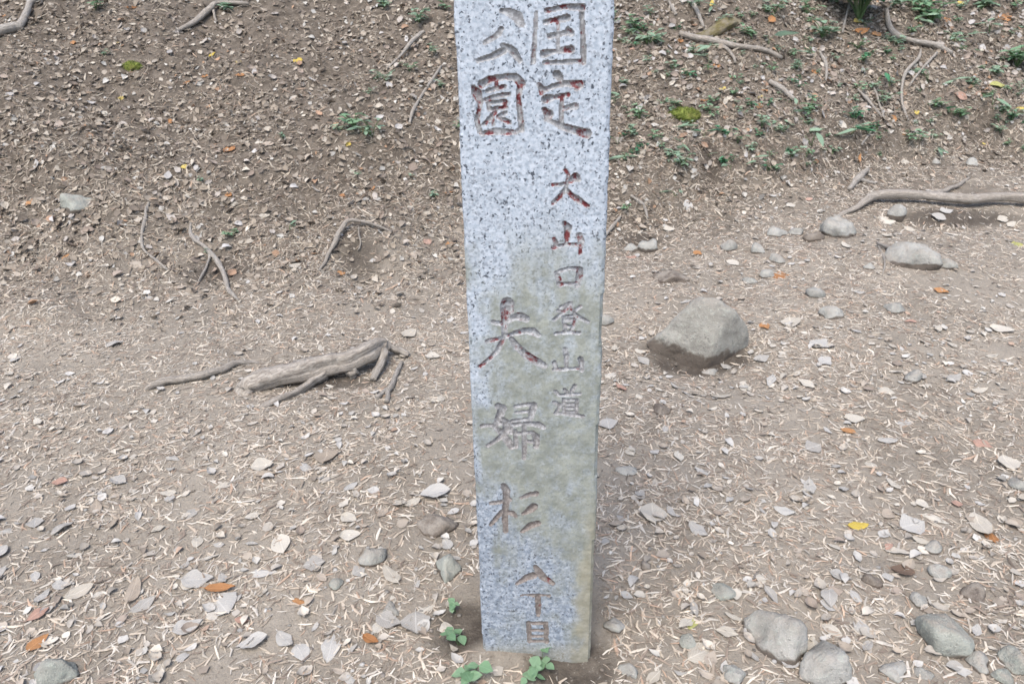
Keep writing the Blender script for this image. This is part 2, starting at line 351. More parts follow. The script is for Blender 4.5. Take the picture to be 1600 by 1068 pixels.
# ------------------------------------------------------------------ the carved granite post
CH = [  # glyph, red paint amount, strokes: points (u, v, width) in pixels of the photograph on the face
 ('国', .55, [[(838,20,4),(836,50,4),(833,97,5)], [(854,17,5),(880,11,5),(910,12,7)], [(909,22,5),(911,58,5),(912,97,6)],
        [(852,35,5),(868,31,5),(886,28,7)], [(858,57,5),(874,54,6),(884,52,5)], [(872,30,4),(872,80,4)], [(887,46,5),(893,52,6)], [(850,84,8),(868,80,4),(892,77,8)], [(851,98,4),(880,97,4),(906,96,4)]]),
 ('定', .7, [[(870,116,8),(875,121,7),(877,128,4)], [(842,132,5),(846,138,6),(846,146,4)], [(850,141,4),(866,134,5),(884,130,6),(906,132,9),(900,140,4)],
        [(853,155,9),(866,152,4),(888,148,5)], [(878,151,4),(877,192,5)], [(878,171,4),(890,167,5),(899,166,7)], [(850,171,5),(857,179,10),(853,186,4),(866,192,5),(880,198,7),(900,204,8),(917,209,10)]]),
 ('公', .2, [[(784,17,3),(795,19,8),(808,26,11),(815,38,7)], [(783,45,5),(780,52,6),(770,60,5),(757,67,3)], [(787,79,7),(770,88,6),(747,95,4)], [(785,71,4),(796,75,7),(804,83,8),(812,95,5)]]),
 ('園', .8, [[(739,136,4),(745,146,11),(750,160,6),(749,170,4),(745,187,5),(750,206,5)], [(752,132,8),(765,124,7),(790,120,6),(806,121,8),(814,130,9)], [(814,130,7),(810,152,5),(813,180,6),(815,203,6)],
        [(753,209,4),(774,205,7),(792,207,7),(806,207,4),(815,199,5)], [(775,124,4),(776,137,4)], [(762,142,4),(788,135,4)], [(759,156,4),(777,150,4),(795,147,3)], [(763,161,4),(790,159,4),(790,168,4),(765,171,4),(763,161,4)],
        [(774,175,4),(766,184,4),(757,194,3)], [(769,182,4),(771,195,4)], [(790,176,4),(778,183,4),(795,191,5)]]),
 ('大', .85, [[(864,289,5),(876,289,4),(888,285,5),(899,277,11),(903,280,6)], [(883,265,4),(888,272,4),(886,286,4),(883,296,5),(875,307,6),(863,318,4)], [(884,295,5),(893,305,6),(906,314,7),(919,322,4)]]),
 ('山', .9, [[(882,349,6),(888,356,9),(886,368,7),(885,382,4)], [(865,373,4),(869,380,6),(869,386,4)], [(864,387,5),(884,382,4),(907,383,5)], [(905,368,8),(908,376,8),(907,388,5),(907,396,4)]]),
 ('口', .5, [[(869,426,5),(873,436,7),(875,446,5)], [(871,425,4),(889,419,4),(904,420,6)], [(906,422,8),(905,432,8),(902,447,6)], [(873,444,4),(901,443,4)]]),
 ('登', .55, [[(876,480,4),(884,476,4),(891,474,6),(882,486,4),(866,499,3)], [(872,485,4),(878,488,4)], [(889,475,4),(898,491,5),(919,503,4)], [(899,485,4),(907,479,4)], [(880,495,4),(898,493,4)],
        [(881,499,4),(897,499,5),(896,509,4),(882,509,4),(881,499,4)], [(882,512,3),(884,518,3)], [(894,512,3),(891,518,3)], [(868,521,4),(887,519,4),(905,520,5)]]),
 ('山', .3, [[(883,546,6),(885,556,6),(885,575,4)], [(866,566,5),(870,576,4)], [(865,577,4),(908,575,4)], [(907,561,7),(909,568,6),(909,578,5)]]),
 ('道', .1, [[(868,611,4),(872,616,4)], [(866,628,4),(874,632,5),(873,638,4),(868,645,4),(880,646,4),(896,648,5),(911,650,4)], [(882,608,4),(886,613,4)], [(898,602,4),(893,611,4)], [(875,617,4),(906,615,4)],
        [(881,623,4),(881,643,4)], [(881,624,4),(901,624,4),(900,644,5)], [(884,631,3),(897,631,3)], [(884,637,3),(897,637,3)], [(881,643,4),(899,643,4)]]),
 ('夫', .6, [[(793,474,16),(792,484,17),(790,498,11),(788,512,7),(788,526,6),(777,548,6),(763,562,5),(749,573,3)], [(771,503,6),(786,506,6),(800,497,7),(812,494,11),(822,498,9)],
        [(761,533,5),(784,528,5),(802,521,6),(822,516,8),(832,517,10),(841,523,6)], [(799,529,6),(808,541,8),(822,554,9),(838,564,10),(851,571,7)]]),
 ('婦', .08, [[(778,634,8),(785,637,10),(781,648,9),(776,660,7),(774,668,6),(784,676,8),(793,688,9),(799,699,6)], [(786,655,6),(792,661,10),(791,672,9),(783,682,7),(772,690,5),(762,696,4)], [(753,665,5),(768,664,4),(782,661,5)],
        [(805,635,4),(824,631,5),(834,633,9),(831,645,8),(828,655,5)], [(807,644,4),(828,642,4)], [(801,657,4),(828,654,4)], [(799,664,5),(798,676,5)], [(799,664,5),(822,661,5),(840,662,8),(849,667,6)],
        [(805,673,5),(806,697,6)], [(805,677,5),(832,675,5),(838,682,9),(838,697,7)], [(819,664,5),(819,690,6),(819,715,5)], [(824,689,3),(833,690,3)]]),
 ('杉', .1, [[(767,786,5),(782,784,5),(796,780,6)], [(787,758,7),(791,766,9),(791,780,8),(789,805,7),(790,829,7)], [(784,799,6),(776,808,5),(767,819,4)], [(792,800,5),(800,801,7),(806,806,5)],
        [(838,771,7),(828,772,6),(814,778,4)], [(834,791,10),(828,796,9),(817,802,4)], [(840,817,8),(830,820,9),(816,830,4)]]),
 ('八', .3, [[(833,898,10),(824,901,9),(808,911,4)], [(836,884,5),(841,891,9),(849,901,9),(864,911,5)]]),
 ('丁', .2, [[(815,929,4),(836,929,5),(858,930,4)], [(840,931,7),(841,945,7),(841,960,5)]]),
 ('目', .1, [[(826,972,5),(827,1001,6)], [(826,973,4),(853,973,5)], [(853,973,6),(854,1002,6)], [(828,984,3),(852,984,3)], [(828,993,3),(852,993,3)], [(827,1001,4),(854,1001,4)]]),
]
def build_post():
    W2 = POST_W/2; z0, z1, ZT = -0.06, on_face(834, -40)[1], on_face(834, -40)[1]+0.34
    step = 0.0012
    fr = 0.006                                                       # worn round of the arrises
    fx = np.arange(-W2+fr, W2-fr+1e-9, step); DEP = POST_W*0.98
    # cross-section ring (x, y) starting at the front left; y grows away from the viewer
    prof = [(x, 0.0) for x in fx]
    prof += [(W2-fr+fr*math.sin(a), fr-fr*math.cos(a)) for a in np.linspace(.25, math.pi/2, 5)]
    prof += [(W2, y) for y in np.linspace(.03, DEP-.01, 8)] + [(x, DEP) for x in np.linspace(W2-.01, -W2+.01, 8)] + [(-W2, y) for y in np.linspace(DEP-.01, .03, 8)]
    prof += [(-W2+fr-fr*math.sin(a), fr-fr*math.cos(a)) for a in np.linspace(math.pi/2, .25, 5)]
    prof = np.array(prof); nf = len(fx); nc = len(prof)
    zz = np.concatenate([np.linspace(-.35, z0-.01, 8), np.arange(z0, z1, step), np.linspace(z1+.002, ZT, 10)])
    nr = len(zz)
    X = np.tile(prof[:, 0], (nr, 1)); Y = np.tile(prof[:, 1], (nr, 1)); Z = np.tile(zz[:, None], (1, nc))
    # carved depth on the front
    gxf = X[:, :nf]; gzf = Z[:, :nf]; dep = np.zeros((nr, nf)); who = -np.ones((nr, nf), int)
    wob = 0.00045*fbm2(gxf*260, gzf*260, 2)
    for ci, (g, pr, strokes) in enumerate(CH):
        for st in strokes:
            pts = []
            for (u, v, wd) in st:
                x, z = on_face(u, v); k = POST_Y/ray(u, v)[1]/FPX; pts.append((x-POST_X, z, max(wd, 4.4)*(.74 if ci < 4 else .64)*k))
            pts = np.array(pts)
            for a, b in zip(pts[:-1], pts[1:]):
                mw = max(a[2], b[2])+.003
                i0, i1 = np.searchsorted(zz, [min(a[1], b[1])-mw, max(a[1], b[1])+mw]); j0, j1 = np.searchsorted(fx, [min(a[0], b[0])-mw, max(a[0], b[0])+mw])
                px, pz = gxf[i0:i1, j0:j1], gzf[i0:i1, j0:j1]
                d = b[:2]-a[:2]; L2 = (d**2).sum()+1e-12
                t = np.clip(((px-a[0])*d[0]+(pz-a[1])*d[1])/L2, 0, 1)
                hw = a[2]+(b[2]-a[2])*t
                r_ = (np.hypot(px-a[0]-t*d[0], pz-a[1]-t*d[1])+wob[i0:i1, j0:j1])/hw
                dd = np.where(r_ < 1, np.sqrt(np.clip(1-r_**2, 0, 1))*np.minimum(hw*1.25, .0068), 0)
                S = dep[i0:i1, j0:j1]; up = dd > S
                S[up] = dd[up]; who[i0:i1, j0:j1][up] = ci
    fade = np.where(np.isin(who, [0, 1, 2, 3, 12, 14, 15]), .35+.65*sstep(-.36, .05, fbm2(gxf*38+5, gzf*38, 3)), .45+.55*sstep(-.4, .05, fbm2(gxf*45, gzf*45, 3)))
    dep = dep*fade*np.where(who >= 11, .72, 1.0)*np.where(who >= 13, .75, 1.0)
    surf = 0.0007*fbm2(gxf*22, gzf*22, 3)+0.00035*fbm2(gxf*190, gzf*190, 2)
    Y[:, :nf] += dep+surf
    # chipped, wavy arrises
    for sgn, idx in ((1, range(nf, nf+5)), (-1, range(nc-5, nc))):
        ch = np.abs(fbm2(zz*26+sgn*9, zz*0+sgn*3.3, 4))*0.006
        ch += np.where(noise2(zz*9+sgn*40, zz*0) > .45, .004, 0)
        for k in idx:
            X[:, k] -= sgn*ch*.30; Y[:, k] += ch*.55
    # pointed cap
    top = len(zz)-1
    V = np.stack([X, Y, Z], -1).reshape(-1, 3)
    F = grid_faces(nr, nc, True)
    # stain fields, drawn in the face's own coordinates (0..1 across, height in metres)
    H = lambda v: on_face(834, v)[1]
    a_ = (V[:, 0]/POST_W)+.5; z_ = V[:, 2]
    nz = fbm2(a_*5, z_*16, 4); nz2 = fbm2(a_*9+7, z_*30, 4)
    t_top = sstep(H(330), H(520), z_); t_top = t_top
    nz3 = fbm2(a_*14+3, z_*50, 3)
    alg = sstep(H(300), H(560), z_)*(1-.8*sstep(H(730), H(930), z_))*.85+.25*np.exp(-((a_-.55)/.3)**2)*sstep(H(300), H(430), z_)*(1-sstep(H(740), H(900), z_))
    alg = alg+.30*sstep(.72, .95, a_)*sstep(H(420), H(700), z_)
    blue = .75*sstep(.24, .02, a_+.10*nz2)*sstep(H(400), H(520), z_)+.8*np.exp(-((a_-.17)/.16)**2-((z_-H(800))/.05)**2)+.45*np.exp(-((a_-.68)/.16)**2-((z_-H(545))/.03)**2)+.3*np.exp(-((a_-.55)/.14)**2-((z_-H(610))/.03)**2)
    alg = np.clip(alg*.98-.8*blue+.20*fbm2(a_*26, z_*4+3, 3)+.62*nz+.36*nz2+.16*nz3, 0, 1)*sstep(H(285), H(430), z_+.03*nz)
    mot = np.clip(sstep(H(560), H(860), z_)+.25*nz, 0, 1)
    och = np.clip(sstep(.80, .97, a_+.1*nz2)*sstep(H(760), H(860), z_)+.7*sstep(H(995), H(1022), z_+.012*nz+.008*nz2), 0, 1)
    paint = np.zeros(len(V)); pw = np.array([c[1] for c in CH]+[0.0])
    full = -np.ones((nr, nc), int); full[:, :nf] = who
    paint = pw[full.ravel()]
    fl = full.ravel()[F]; dp = np.zeros((nr, nc)); dp[:, :nf] = dep; dm = dp.ravel()[F].max(1)
    fc = np.where(dm > .0007, fl.max(1), -1)
    root = empty('stone_post', (POST_X, POST_Y, 0))
    tag(root, 'tall square granite post carved with vertical rows of characters', 'stone post')
    def sub(name, mask, mat):
        f = F[mask]; ids, inv = np.unique(f, return_inverse=True); f = inv.reshape(f.shape)
        me = mesh_np(name, V[ids], f, True, {'algae': alg[ids], 'mottle': mot[ids], 'ochre': och[ids], 'paint': paint[ids]}, None, mat)
        return link(name, me, root)
    sub('shaft', fc < 0, G_GRAN)
    for ci, (g, pr, _) in enumerate(CH):
        if (fc == ci).any():
            o = sub('carved_character', fc == ci, G_GROOVE); o['label'] = f'carved character {g} ' + ('with worn red paint in its grooves' if pr > .4 else 'with bare brown grooves')
    # low pyramid on top
    k = 9; ring = np.array([(-W2, 0), (W2, 0), (W2, DEP), (-W2, DEP)])*1.0
    cv = [(x, y, ZT-.003) for x, y in ring*np.array([.985, .985])+[0, .001]]+[(0, DEP/2, ZT+.05)]
    link('post_cap', mesh_np('post_cap', cv, [(0, 1, 4), (1, 2, 4), (2, 3, 4), (3, 0, 4)], False, {'algae': np.zeros(5), 'mottle': np.zeros(5), 'ochre': np.zeros(5)}, None, G_GRAN), root)
    return root
build_post()

# ------------------------------------------------------------------ keep-out discs (things the litter does not pierce)
KEEP = [(POST_X+dx, POST_Y+.1+dy, .085) for dx in (-.06, .06) for dy in (-.04, .06)]

# ------------------------------------------------------------------ stones
_ico = {}
def ico(n):
    if n not in _ico:
        import bmesh
        b = bmesh.new(); bmesh.ops.create_icosphere(b, subdivisions=n, radius=1)
        _ico[n] = (np.array([v.co[:] for v in b.verts]), np.array([[v.index for v in f.verts] for f in b.faces])); b.free()
    return _ico[n]
def rock_verts(seed, sub=4, facets=13, ang=.96, rough=.10):
    r_ = np.random.default_rng(seed); D, F = ico(sub)
    n = r_.normal(size=(facets, 3)); n /= np.linalg.norm(n, axis=1, keepdims=True); off = r_.uniform(.50, .92, facets)
    q = D@n.T; rad = np.where(q > .05, off/np.maximum(q, .05), 9.0)
    k = 20.0; rad = -np.log(np.exp(-k*np.minimum(rad, 1.6)).sum(1)+np.exp(-k*1.0))/k   # soft cut by the facet planes
    rad = rad*ang+(1-ang)*.95
    s = seed*1.37
    rad = rad*(1+rough*2.2*fbm3(D[:, 0]*1.7+s, D[:, 1]*1.7, D[:, 2]*1.7, 3)+rough*.9*fbm3(D[:, 0]*6+s, D[:, 1]*6, D[:, 2]*6, 4))
    V = D*rad[:, None]; V /= np.abs(V).max(0); return V, F
def stone(u, v, wpx, hpx, name, label, group=None, mat=None, seed=0, rot=0, bury=.45, deep=.8, sub=3, shape=None, cat='stone', soil=0.0, tilt=0):
    """a stone whose visible part is about wpx by hpx pixels and whose foot is at pixel (u, v + hpx/2)"""
    p = P(u, v+hpx*.30); k = hit(u, v+hpx*.30, ground0)[1]/FPX
    rx = wpx*k*.5; look = math.asin(min(1, (CAM_H-p[2])/math.hypot(*p[:2], CAM_H-p[2])))
    ry = rx*deep
    rz = max(.25*rx, (hpx*k-ry*math.sin(look)*1.0)/max(.35, math.cos(look)*(1+(1-2*bury))) )
    rz = min(rz, rx*1.1)
    V, F = rock_verts(seed+11, sub, 13, .96, .055 if cat == 'boulder' else .10)
    if shape: V = shape(V)
    V = V*np.array([rx, ry, rz])
    if tilt: c, s_ = math.cos(tilt), math.sin(tilt); V = np.stack([V[:, 0]*c+V[:, 2]*s_, V[:, 1], -V[:, 0]*s_+V[:, 2]*c], 1)
    lift = rz*(1-2*bury)
    zr = V[:, 2]+lift
    Hh = zr.max(); line = soil or .12; soilv = np.clip(.5+(line*Hh-zr)/(.55*Hh), 0, 1)
    me = mesh_np(name, V, F, True, {'soil': soilv}, None, mat or G_STONE)
    o = link(name, me); o.location = (p[0], p[1]+ry*.25, p[2]+lift); o.rotation_euler.z = rot
    tag(o, label if not group else label+' '+near(p[0], p[1]), cat, group)
    KEEP.append((p[0], p[1]+ry*.25, max(rx, ry)*.62))
    return o
def wedge(V):
    V = V.copy(); x = V[:, 0]
    top = np.interp(x, [-1, -.8, -.2, .15, .55, .8, 1], [.22, .44, .86, .97, .96, .82, .55])
    V[:, 2] = np.where(V[:, 2] > 0, V[:, 2]*top*1.15, V[:, 2]); return V
stone(1095, 522, 162, 106, 'boulder', 'large wedge-shaped lichened boulder with a dark soil line, half buried in the path', None, G_BOULD, 4, R(4), .46, .66, 5, wedge, 'boulder', soil=.17)
UN = [  # u, v, w, h, material, label, seed
 (1395, 474, 42, 36, G_STONE, 'smooth egg-shaped grey pebble lying on moist soil below dangling rootlets', 3),
 (1308, 357, 62, 36, G_STONE, 'flat-topped angular grey stone in front of the long root across the path', 8),
 (1428, 400, 84, 38, G_STONE, 'broad low grey stone with rootlets hanging from the soil beside it', 12),
 (1217, 984, 118, 112, G_STONE, 'big rounded block of grey stone, largest in the rubble beside the post', 21),
 (1298, 1035, 108, 86, G_STONE, 'sloping grey stone leaning against the big rounded block', 33),
 (1482, 985, 100, 74, G_MOSSY, 'pale greenish flat stone sunk among leaves and rubble', 41),
 (1150, 1047, 46, 44, G_STONE, 'square grey cobble at the foot of the big rounded block', 52),
 (1592, 750, 40, 44, G_STONE, 'upright grey stone alone on the smooth path surface', 61),
 (700, 880, 62, 60, G_MOSSY, 'green-grey triangular stone beside the post', 75),
 (680, 819, 76, 36, G_BROWN, 'dark brown oblong stone lying behind the green-grey triangular one', 83),
 (580, 858, 48, 58, G_STONE, 'flat grey slab level with the dirt near the triangular stone', 94),
 (116, 316, 68, 30, G_MOSSY, 'green-tinged oblong stone alone on the brown bank', 103),
 (90, 1047, 76, 52, G_MOSSY, 'worn grey-green stone barely showing above needle litter', 111),
 (1470, 893, 38, 32, G_STONE, 'small pointed dark grey stone standing among rubble', 126),
 (1050, 431, 68, 22, G_BROWN, 'long low brown stone behind the wedge-shaped boulder', 131),
 (1427, 585, 38, 26, G_STONE, 'small flat grey stone on open path away from the boulder', 142),
 (1590, 1010, 60, 110, G_MOSSY, 'large pale stone ending the rubble row', 156),
]
for (u, v, w_, h_, mt, lb, sd_) in UN:
    stone(u, v, w_, h_, 'stone', lb, None, mt, sd_, (sd_ % 7)*.1-.3, .60, .95, 4 if w_ > 45 else 3)
SM = [(1015, 383, 38, 26), (1140, 380, 42, 26), (1185, 388, 34, 22), (1217, 402, 40, 22), (1215, 362, 46, 18), (1270, 370, 40, 14), (1200, 426, 28, 22), (1172, 437, 34, 16), (1275, 457, 34, 22),
      (1300, 491, 44, 22), (948, 496, 34, 30), (1400, 330, 40, 22), (1245, 362, 26, 14), (1480, 412, 34, 20), (1110, 581, 28, 12), (1520, 255, 30, 14), (1465, 253, 26, 12), (1360, 415, 30, 20), (985, 385, 30, 22)]
for i, (u, v, w_, h_) in enumerate(SM):
    stone(u, v, w_, h_, 'stone', ('small dusty brown' if i % 15 == 10 else 'small worn grey' if w_ > 33 else 'little worn grey')+' stone on stony path', 'small stones along the foot of the bank', [G_STONE, G_STONE, G_BROWN][i % 3 if i % 5 == 0 else 0], 200+i*7, i*.7, .64, .85, 3)
SM2 = [(978, 731, 40, 28), (950, 912, 40, 36), (962, 968, 34, 46), (1130, 920, 46, 30), (1385, 872, 44, 22), (1525, 921, 54, 30), (1535, 1035, 50, 30), (1350, 985, 34, 22), (1400, 1045, 50, 30), (1075, 1000, 36, 30), (1090, 985, 30, 26), (1035, 640, 46, 20),
       (1460, 850, 40, 22), (560, 965, 44, 20), (610, 950, 36, 22), (527, 912, 28, 18), (715, 845, 40, 24), (1360, 905, 40, 22), (1440, 935, 34, 22), (1575, 900, 40, 26), (985, 1045, 40, 30), (1565, 1050, 40, 40), (1245, 905, 36, 18), (1010, 880, 30, 16), (1450, 1045, 44, 34), (1320, 935, 34, 20)]
SM2 = [q for i, q in enumerate(SM2) if i % 3 != 1]
for i, (u, v, w_, h_) in enumerate(SM2):
    stone(u, v, w_, h_, 'stone', ['small grey', 'flat grey', 'small greenish', 'small brown'][i % 4]+' stone in litter', 'small stones bedded in the litter', [G_STONE, G_STONE, G_MOSSY, G_BROWN][i % 4], 400+i*5, i*.9, .68, .95, 3)

# ------------------------------------------------------------------ roots and sticks
def spline(pts, n):
    pts = np.array(pts, float); k = len(pts); P_ = np.vstack([2*pts[0]-pts[1], pts, 2*pts[-1]-pts[-2]]); out = []
    for t in np.linspace(0, k-1-1e-6, n):
        i = int(t); f = t-i; a, b, c, d = P_[i:i+4]
        out.append(.5*((2*b)+(c-a)*f+(2*a-5*b+4*c-d)*f*f+(3*b-a-3*c+d)*f**3))
    return np.array(out)
def tube_np(pts, n=40, sides=12, rough=.12, seed=0, flat=1.0):
    """pts: (x, y, z, radius)"""
    S = spline(pts, n); C = S[:, :3]; rad = np.maximum(S[:, 3], .0004)
    ll = np.linspace(0, 1, n)*len(pts); wv = np.stack([noise2(ll*1.7+seed, ll*0), noise2(ll*1.7, ll*0+seed+5), .6*noise2(ll*1.7, ll*0+seed+9)], 1)
    C = C+wv*np.minimum(rad[:, None], .006)*(.6 if rough > .1 else .2); rad = rad*(1+(.22 if rad.max() < .012 else .08)*noise2(ll*2.3+seed*2, ll*0+3))
    T = np.gradient(C, axis=0); T /= np.linalg.norm(T, axis=1, keepdims=True)
    up = np.tile([0., 0, 1], (n, 1)); B = np.cross(T, up); bl = np.linalg.norm(B, axis=1, keepdims=True); B = np.where(bl < .05, [1, 0, 0], B/np.maximum(bl, 1e-6)); N = np.cross(B, T)
    a = np.linspace(0, 2*math.pi, sides, endpoint=False); L = np.concatenate([[0], np.cumsum(np.linalg.norm(np.diff(C, axis=0), axis=1))])
    ca, sa = np.cos(a), np.sin(a); rr = np.mean(rad)+1e-4
    rn = 1+rough*fbm3(ca[None]*1.3+seed*3.1+0*L[:, None], sa[None]*1.3+0*L[:, None], (L/(rr*5))[:, None]+0*a[None], 3)+rough*1.5*noise3(ca[None]*2.6+seed+0*L[:, None], sa[None]*2.6+0*L[:, None], (L/(rr*12))[:, None]+0*a[None])
    V = C[:, None]+(B[:, None]*ca[None, :, None]+N[:, None]*sa[None, :, None]*flat)*(rad[:, None]*rn)[:, :, None]
    V = V.reshape(-1, 3); F = grid_faces(n, sides, True)
    V = np.vstack([V, C[0], C[-1]]); i0, i1 = len(V)-2, len(V)-1
    caps = [[j, i0, (j+1) % sides, (j+1) % sides] for j in range(sides)]
    uv = np.stack([np.tile(a/(2*math.pi), n), np.repeat(L*12, sides)], 1); uv = np.vstack([uv, [[0, 0], [0, 1]]])
    T3 = np.vstack([F[:, [0, 1, 2]], F[:, [0, 2, 3]], np.array([[(j+1) % sides, j, i0] for j in range(sides)]), np.array([[(n-1)*sides+j, (n-1)*sides+(j+1) % sides, i1] for j in range(sides)])])
    return V, T3, uv
def pt(u, v, lift_px, rad_px):
    """a point of a stick: over the ground seen at (u, v); lift and radius in pixels there"""
    p = P(u, v); k = hit(u, v, ground0)[1]/FPX
    rad_px = rad_px*.84; return (p[0], p[1], p[2]+(lift_px+rad_px*.40)*k, rad_px*k)
def stick(name, label, cat, paths, mat, n=40, sides=10, rough=.14, group=None, partname='branch', fat=1.0):
    base = pt(*paths[0][0]); root = empty(name, base[:3]); b = np.array(base[:3])
    tag(root, label if not group else label+' '+near(base[0], base[1]), cat, group)
    for i, pa in enumerate(paths):
        q = np.array([pt(*x) for x in pa]); q[:, 3] *= fat; q[:, 2] += q[:, 3]*(fat-1)*.3
        V, T, uv = tube_np(q, n if i == 0 else max(14, n//2), sides, rough, i+len(label))
        nm = ('stem' if cat != 'root' else 'main_root') if i == 0 else partname
        link(nm, mesh_np(nm, V-b, T, True, None, uv, mat), root)
    return root
stick('tree_root', 'thick grey root with forked side roots arching out of the path', 'root',
      [[(372, 614, -22, 8), (384, 609, -9, 12), (400, 606, 0, 14), (430, 602, 4, 15), (480, 594, 8, 15), (520, 588, 13, 14), (548, 585, 17, 13), (575, 575, 22, 14), (598, 560, 20, 9), (610, 560, 12, 5)],
       [(515, 592, 10, 7), (490, 606, 5, 6), (460, 620, 3, 5), (435, 628, 2, 5), (405, 640, -2, 4)],
       [(600, 560, 20, 7), (600, 572, 14, 6), (592, 586, 8, 5), (583, 598, 0, 4)],
       [(602, 556, 18, 6), (615, 556, 9, 5), (640, 556, 2, 4)],
       [(556, 588, 8, 10), (546, 592, 3, 7)]], G_ROOT, 70, 18, .30, partname='side_root', fat=1.3)
stick('tree_root', 'slender grey root rising from the path before the thick forked root', 'root',
      [[(225, 609, -4, 4), (245, 606, 3, 7), (280, 598, 3, 8), (315, 594, 3, 8), (345, 585, 4, 7), (365, 575, 4, 6), (392, 570, 0, 4), (408, 568, -4, 3)]], G_ROOT, 40, 12, .16)
stick('tree_root', 'long smooth root crossing the path below the bank', 'root',
      [[(1300, 340, -6, 3), (1335, 330, 3, 6), (1362, 318, 8, 9), (1400, 316, 10, 10), (1440, 318, 10, 10), (1480, 322, 10, 11), (1520, 323, 10, 10), (1560, 320, 10, 10), (1600, 322, 10, 11), (1680, 320, 8, 11)],
       [(1452, 312, 6, 6), (1475, 303, 3, 5), (1500, 290, 2, 4), (1515, 280, 0, 3)]], G_ROOT, 60, 14, .16, fat=.86, partname='side_root')
stick('stick', 'short forked stick lying at the end of the thick forked root', 'stick', [[(629, 568, 2, 4), (622, 585, 3, 4), (610, 612, 3, 5), (605, 632, 2, 5)], [(610, 612, 3, 4), (588, 626, 2, 4)]], G_TWIG, 24, 8)
stick('stick', 'long dark branch lying on the leafy bank under a mossy stub', 'stick', [[(1062, 58, 2, 5), (1090, 68, 3, 6), (1118, 72, 3, 6), (1150, 82, 3, 5), (1190, 86, 3, 5), (1222, 92, 2, 4)], [(1120, 72, 2, 4), (1140, 88, 3, 3), (1150, 100, 2, 2)]], G_ROOT, 30, 8)
stick('stick', 'short pale broken stick on the leafy bank', 'stick', [[(1202, 130, 3, 5), (1220, 144, 4, 5), (1240, 160, 2, 5)]], G_TWIG, 16, 8, .08)
stick('tree_root', 'pale forked branch at the top of the bare brown bank', 'root', [[(-40, 66, 2, 9), (0, 58, 4, 9), (22, 52, 4, 9), (36, 48, 3, 8)], [(30, 50, 4, 7), (42, 30, 5, 6), (48, 14, 5, 6), (44, -10, 4, 6)], [(47, 14, 5, 5), (62, 5, 4, 4)]], G_TWIG, 26, 10)
stick('tree_root', 'thin crooked root running down the bank, forked at its lower end', 'root', [[(298, 350, 0, 4), (300, 372, 3, 5), (320, 392, 4, 5), (338, 410, 4, 6), (350, 435, 4, 6), (358, 455, 3, 6), (372, 470, 0, 4)], [(330, 402, 3, 4), (325, 420, 2, 3), (308, 448, 0, 2)]], G_TWIG, 30, 8, fat=.72)
stick('tree_root', 'thin straight root running down the bank near the oblong mossy stone', 'root', [[(234, 318, 0, 3), (228, 345, 3, 4), (222, 385, 3, 4), (238, 405, 2, 4), (262, 425, 0, 3)]], G_TWIG, 24, 8, fat=.72)
stick('tree_root', 'root arching over a dark hollow in the bank', 'root', [[(498, 425, 0, 3), (515, 402, 6, 6), (532, 376, 10, 7), (548, 360, 10, 5), (580, 358, 6, 4), (612, 366, 2, 3)], [(561, 366, 8, 2), (564, 392, 5, 2), (560, 398, 2, 1.5)]], G_ROOT, 26, 8, fat=.72)
stick('tree_root', 'dark root with small gap below on the upper brown bank', 'root', [[(270, 52, 0, 3), (305, 38, 4, 5), (330, 22, 6, 6), (345, 14, 6, 4), (390, 12, 2, 3)], [(334, 22, 4, 3), (338, 38, 2, 2)]], G_ROOT, 20, 8)
stick('stick', 'thin grey branch propped in green seedlings behind the post', 'stick', [[(606, 112, 2, 2), (628, 92, 5, 3), (650, 70, 8, 4), (664, 60, 8, 3)]], G_TWIG, 16, 7)
stick('stick', 'short forked root stub poking from the foot of the bank', 'stick', [[(1325, 298, 1, 4), (1340, 284, 4, 6), (1355, 270, 4, 4)], [(1340, 284, 3, 4), (1368, 288, 0, 3)]], G_TWIG, 16, 8)
VINES = [[(1384, 25, 4, 4), (1388, 45, 4, 5), (1400, 58, 4, 5), (1425, 70, 4, 5), (1460, 80, 4, 6), (1485, 92, 2, 4)], [(1438, 82, 5, 2), (1432, 105, 8, 3), (1412, 125, 10, 3), (1408, 160, 6, 3), (1418, 195, 1, 2)], [(1462, 92, 5, 3), (1440, 115, 6, 2), (1420, 135, 4, 2)],
         [(1065, 0, 4, 4), (1085, 18, 4, 4), (1100, 42, 2, 3)], [(1340, 140, 4, 2), (1360, 165, 4, 2.5), (1378, 185, 1, 2)], [(1362, 132, 4, 2), (1372, 160, 4, 2), (1382, 190, 1, 2)], [(1365, 205, 3, 2), (1345, 232, 2, 2)],
         [(640, 195, 3, 3), (650, 165, 4, 3), (690, 110, 3, 2)], [(985, 310, 2, 3), (1005, 325, 3, 3), (1012, 342, 1, 2)], [(945, 372, 2, 4), (962, 352, 4, 3), (970, 340, 2, 2)], [(1330, 0, 6, 2), (1322, 30, 8, 2), (1316, 52, 1, 2)], [(1045, 10, 4, 3), (1056, 30, 1, 3)],
         [(1280, 85, 2, 3), (1290, 110, 4, 3), (1290, 130, 1, 2)], [(1370, 385, 4, 3), (1400, 400, 5, 3), (1440, 420, 1, 2)], [(1372, 388, 2, 2), (1382, 412, 2, 2), (1378, 432, 0, 1)]]
for i, q in enumerate(VINES):
    stick('twig', 'thin dry twig on the littered bank', 'twig', [q], G_TWIG, 18, 6, .1, 'thin twigs along the bank')

